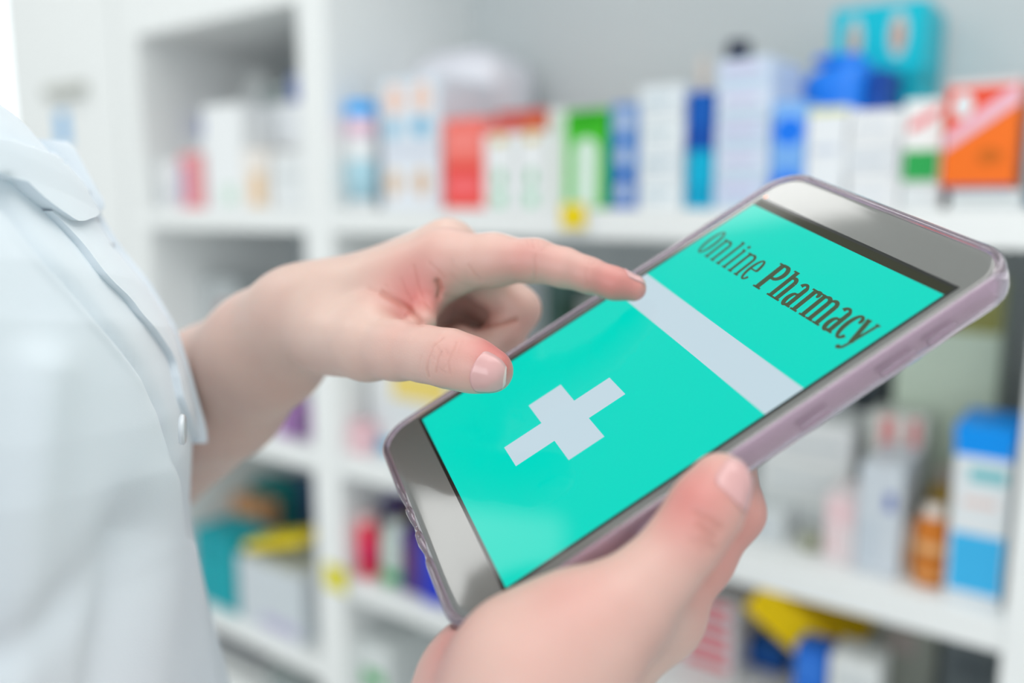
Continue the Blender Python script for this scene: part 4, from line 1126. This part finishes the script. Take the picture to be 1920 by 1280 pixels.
FOLDS = [([(312, 900), (296, 1100), (272, 1280), (262, 1500)], 34, 1.6), ([(235, 1000), (190, 1180), (150, 1400)], 40, -5.0), ([(60, 700), (30, 1000), (0, 1300)], 60, 4.0), ([(-20, 345), (22, 410), (74, 480), (134, 545), (208, 635), (256, 700), (290, 770), (312, 840), (330, 910), (344, 1000)], 14, -4.6), ([(235, 960), (150, 1080), (60, 1160), (-20, 1220)], 46, -3.2)]
def fold_off(UV):
    o = np.zeros(len(UV))
    for poly, wd, a in FOLDS: o += a * np.exp(-(seg_dist(UV, poly) / wd) ** 2)
    return o
ys = np.concatenate([np.arange(150, 112, -6), np.arange(112, -175, -2.6), np.arange(-175, -620, -10)])
NP_ = 260
ph_ = np.linspace(0, 2 * math.pi, NP_, endpoint=False)
V = []
for y in ys:
    cx, cd, a, b_, dt = ring(y)
    X = cx + a * np.cos(ph_) * f2[0] + b_ * np.sin(ph_) * g2[0]; Dp = cd + a * np.cos(ph_) * f2[1] + b_ * np.sin(ph_) * g2[1]
    V.append(np.stack([X, np.full(NP_, y), -Dp], 1))
V = np.array(V)
nr = len(ys)
tN = np.stack([np.cos(ph_) / 105 * f2[0] + np.sin(ph_) / 162 * g2[0], np.zeros(NP_), -(np.cos(ph_) / 105 * f2[1] + np.sin(ph_) / 162 * g2[1])], 1)
tN /= np.linalg.norm(tN, axis=1, keepdims=True)
flat_ = V.reshape(-1, 3); Nn = np.tile(tN, (nr, 1))
UV = np.stack([960 + FPX * flat_[:, 0] / np.maximum(-flat_[:, 2], 60), 640 - FPX * flat_[:, 1] / np.maximum(-flat_[:, 2], 60)], 1)
fac = np.clip(-(Nn * flat_).sum(1) / np.linalg.norm(flat_, axis=1) / .3, 0, 1)
flat_ = flat_ + Nn * (fold_off(UV) * fac)[:, None]
# gentle vertical waves of the skirt of the coat
low = np.clip((-flat_[:, 1] - 260) / 300, 0, 1)
flat_ = flat_ + Nn * (9 * low * np.sin(np.tile(ph_, nr) * 9))[:, None]
idx = np.arange(nr * NP_).reshape(nr, NP_)
Q = np.stack([idx[:-1], np.roll(idx, -1, 1)[:-1], np.roll(idx, -1, 1)[1:], idx[1:]], -1).reshape(-1, 4)
coat = child('coat', np_mesh('coat', flat_, Q, base_w), mcoat)
so = coat.modifiers.new('thickness', 'SOLIDIFY'); so.thickness = 0.0012; so.offset = -1

def base_pt(u, v):
    m = (u - 960) / FPX; d = 340.0; hit_ = False
    for _ in range(14):
        y = (640 - v) / FPX * d
        cx, cd, a, b_, dt = [float(q_) for q_ in ring(y)]
        e1 = (m * f2[0] + f2[1]) / a; e2 = (m * g2[0] + g2[1]) / b_
        o1 = (cx * f2[0] + cd * f2[1]) / a; o2 = (cx * g2[0] + cd * g2[1]) / b_
        A_ = e1 * e1 + e2 * e2; B_ = e1 * o1 + e2 * o2; C_ = o1 * o1 + o2 * o2 - 1
        ds = B_ * B_ - A_ * C_
        hit_ = ds > 0
        nd = (B_ - math.sqrt(ds)) / A_ if hit_ else dt
        d = .5 * d + .5 * nd
    y = (640 - v) / FPX * d
    p = np.array([m * d, y, -d])
    if hit_:
        c1 = ((p[0] - cx) * f2[0] + (d - cd) * f2[1]) / a; c2 = ((p[0] - cx) * g2[0] + (d - cd) * g2[1]) / b_
        n = np.array([c1 / a * f2[0] + c2 / b_ * g2[0], 0, -(c1 / a * f2[1] + c2 / b_ * g2[1])])
    else:
        n = np.array([1, 0, m])
    return p, n / np.linalg.norm(n)
def itp(poly, v):
    P = np.array(poly, float)
    vv = np.clip(v + np.linspace(-1, 1, 9) * min(16, v - P[0, 1], P[-1, 1] - v), P[0, 1], P[-1, 1])
    return float(np.interp(vv, P[:, 1], P[:, 0]).mean())
def sheet(name, Lp, Rp, v0, v1, off, thick=1.4, nr_=70, nc_=40, roll=0.0, dens=1.0, parent=None, edge_lift=0.0):
    O, I = [], []
    for i in range(nr_ + 1):
        v = v0 + (v1 - v0) * i / nr_
        l, r = itp(Lp, v), itp(Rp, v)
        for j in range(nc_ + 1):
            t = (j / nc_) ** dens; u = r + (l - r) * t
            p, n = base_pt(u, v)
            k = off + float(fold_off(np.array([[u, v]]))[0]) * .9 + edge_lift * math.exp(-((u - r) / 14) ** 2)
            O.append(p + n * k); I.append(p + n * (k - thick))
    n_ = (nr_ + 1) * (nc_ + 1); V = np.array(O + I); W = nc_ + 1; q = []
    for i in range(nr_):
        for j in range(nc_):
            a = i * W + j; q.append((a, a + W, a + W + 1, a + 1)); q.append((n_ + a, n_ + a + 1, n_ + a + W + 1, n_ + a + W))
    for i in range(nr_):
        for j in (0, nc_):
            a = i * W + j; q.append((a, a + W, n_ + a + W, n_ + a))
    for j in range(nc_):
        for i in (0, nr_):
            a = i * W + j; q.append((a, a + 1, n_ + a + 1, n_ + a))
    me = np_mesh(name, V, np.array(q), base_w)
    bm = bmesh.new(); bm.from_mesh(me); bmesh.ops.recalc_face_normals(bm, faces=bm.faces[:]); bm.to_mesh(me); bm.free()
    smooth_by_angle(me, 50)
    return child(name, me, mcoat, parent or coat, False)
EDGE = [(-30, 395), (0, 430), (40, 480), (100, 545), (180, 635), (233, 695), (274, 750), (298, 815), (317, 881), (330, 930), (337, 975), (348, 1061), (368, 1180), (384, 1290), (402, 1420), (415, 1520)]
sheet('front_panel', [(-420, 395), (-420, 1520)], EDGE, 395, 1500, 3.6, 5.0, 150, 70, dens=1.8, edge_lift=1.0)
FL = [(0, 322), (54, 374), (101, 414), (144, 460), (173, 500), (194, 525), (234, 561), (252, 590), (273, 608), (295, 640), (314, 667), (326, 720), (333, 755), (344, 775), (362, 828)]
FRr = [(150, 322), (172, 394), (190, 424), (216, 464), (248, 503), (270, 529), (298, 579), (316, 608), (329, 645), (346, 700), (360, 752), (371, 790), (378, 820), (375, 832)]
sheet('placket', FL, FRr, 395, 831, 2.6, 4.2, 150, 18)
sheet('collar', [(-80, 240), (-80, 322), (0, 323), (54, 374), (108, 411), (118, 414)], [(52, 240), (104, 261), (120, 289), (141, 328), (160, 362), (175, 386), (168, 398), (124, 414)], 261, 413, 5.2, 6.0, 60, 36)
# button, seen almost edge-on through its buttonhole
p_, n_ = base_pt(300, 806); n_ = n_ + np.array([.9, 0, -.45]); n_ /= np.linalg.norm(n_); p_ = p_ + n_ * 1.5
t1 = np.cross(n_, [0, 1, 0]); t1 /= np.linalg.norm(t1); t2 = np.cross(n_, t1)
Vb, qb = [], []
for r_, h_ in ((4.6, 4.6), (5.2, 5.2), (5.2, 6.0), (4.4, 6.6), (3.4, 6.2)):
    for k in range(24):
        a_ = 2 * math.pi * k / 24; Vb.append(p_ + n_ * h_ + (t1 * math.cos(a_) + t2 * math.sin(a_)) * r_)
for j in range(4):
    for k in range(24): qb.append((j * 24 + k, j * 24 + (k + 1) % 24, (j + 1) * 24 + (k + 1) % 24, (j + 1) * 24 + k))
Vb.append(p_ + n_ * 6.1)
for k in range(0, 24, 2): qb.append((96 + k, 96 + k + 1, 96 + (k + 2) % 24, 120))
child('button', np_mesh('button', np.array(Vb), np.array(qb), base_w), mat('button_pearl', (226, 232, 238), .2, coat=.4), coat)['label'] = 'pearly white button'
def tube(name, pts, n=32, m=mcoat, parent=None):
    V, q = [], []
    for k, (c, r) in enumerate(pts):
        c = np.array(c); t_ = np.array(pts[min(k + 1, len(pts) - 1)][0]) - np.array(pts[max(k - 1, 0)][0]); t_ = t_ / (np.linalg.norm(t_) + 1e-9)
        s1 = np.cross(t_, [0.3, .2, .9]); s1 /= np.linalg.norm(s1); s2 = np.cross(t_, s1)
        for i in range(n):
            a_ = 2 * math.pi * i / n; V.append(c + (s1 * math.cos(a_) + s2 * math.sin(a_)) * r * (1 + .03 * math.sin(3 * a_ + k)))
    for k in range(len(pts) - 1):
        for i in range(n): q.append((k * n + i, k * n + (i + 1) % n, (k + 1) * n + (i + 1) % n, (k + 1) * n + i))
    o = child(name, np_mesh(name, np.array(V), np.array(q), base_w), m, parent or coat)
    s_ = o.modifiers.new('thickness', 'SOLIDIFY'); s_.thickness = 0.0014; s_.offset = -1
    return o
for sh, el in ((SHR, E_R), (SHL, E_L)):
    ax = (el - sh) / np.linalg.norm(el - sh)
    tube('sleeve', [(sh - ax * 50, 18), (sh - ax * 40, 40), (sh - ax * 15, 58), (sh + ax * 20, 62), (sh * .6 + el * .4, 60), (sh * .3 + el * .7, 56), (sh * .12 + el * .88, 54)])
M_TR = mat('trousers_cloth', (60, 66, 80), .9, noise=.1, scale=200)
for h, kn, an, to in legs:
    tube('trouser_leg', [(h + UP3 * 10, 66), (h - UP3 * 60, 70), (kn, 62), (an + UP3 * 20, 56)], m=M_TR, parent=person)
    me_v, me_q = sdf_mesh(union([s_cone(an - UP3 * 25, to - UP3 * 10, 34, 26), s_cone(an - UP3 * 30 - F3 * 20, an - UP3 * 25, 30, 32)], 10), np.minimum(an, to) - 90, np.maximum(an, to) + 70, 5.0)
    child('shoe', np_mesh('shoe', me_v, me_q, base_w), mat('shoe_leather', (236, 236, 234), .4))
hv, hq = sdf_mesh(lambda p: np.maximum(union([s_ell(head_c + UP3 * 10 - F3 * 12, (98, 116, 84), fR), s_ell(head_c - UP3 * 40 - F3 * 74, (34, 70, 56), fR)], 20)(p),
                  -s_ell(head_c - UP3 * 45 + F3 * 70, (74, 88, 80), fR)(p)), head_c - 190, head_c + 190, 4.5)
child('hair', np_mesh('hair', hv, hq, base_w), mat('hair_dark', (42, 32, 28), .5, noise=.3, scale=300))
for sd in (1, -1):
    c = head_c + F3 * 80 + G3 * 31 * sd - UP3 * 2
    ev, eq = sdf_mesh(s_ell(c, (12, 6.5, 12), fR), c - 20, c + 20, 1.6)
    child('eye', np_mesh('eye', ev, eq, base_w), mat('eye_white', (236, 232, 228), .15))
    c2 = c + F3 * 8.5
    ev, eq = sdf_mesh(s_ell(c2, (4.2, 5.2, 5.2), fR), c2 - 12, c2 + 12, 1.0)
    child('iris', np_mesh('iris', ev, eq, base_w), mat('eye_iris', (58, 40, 30), .1))
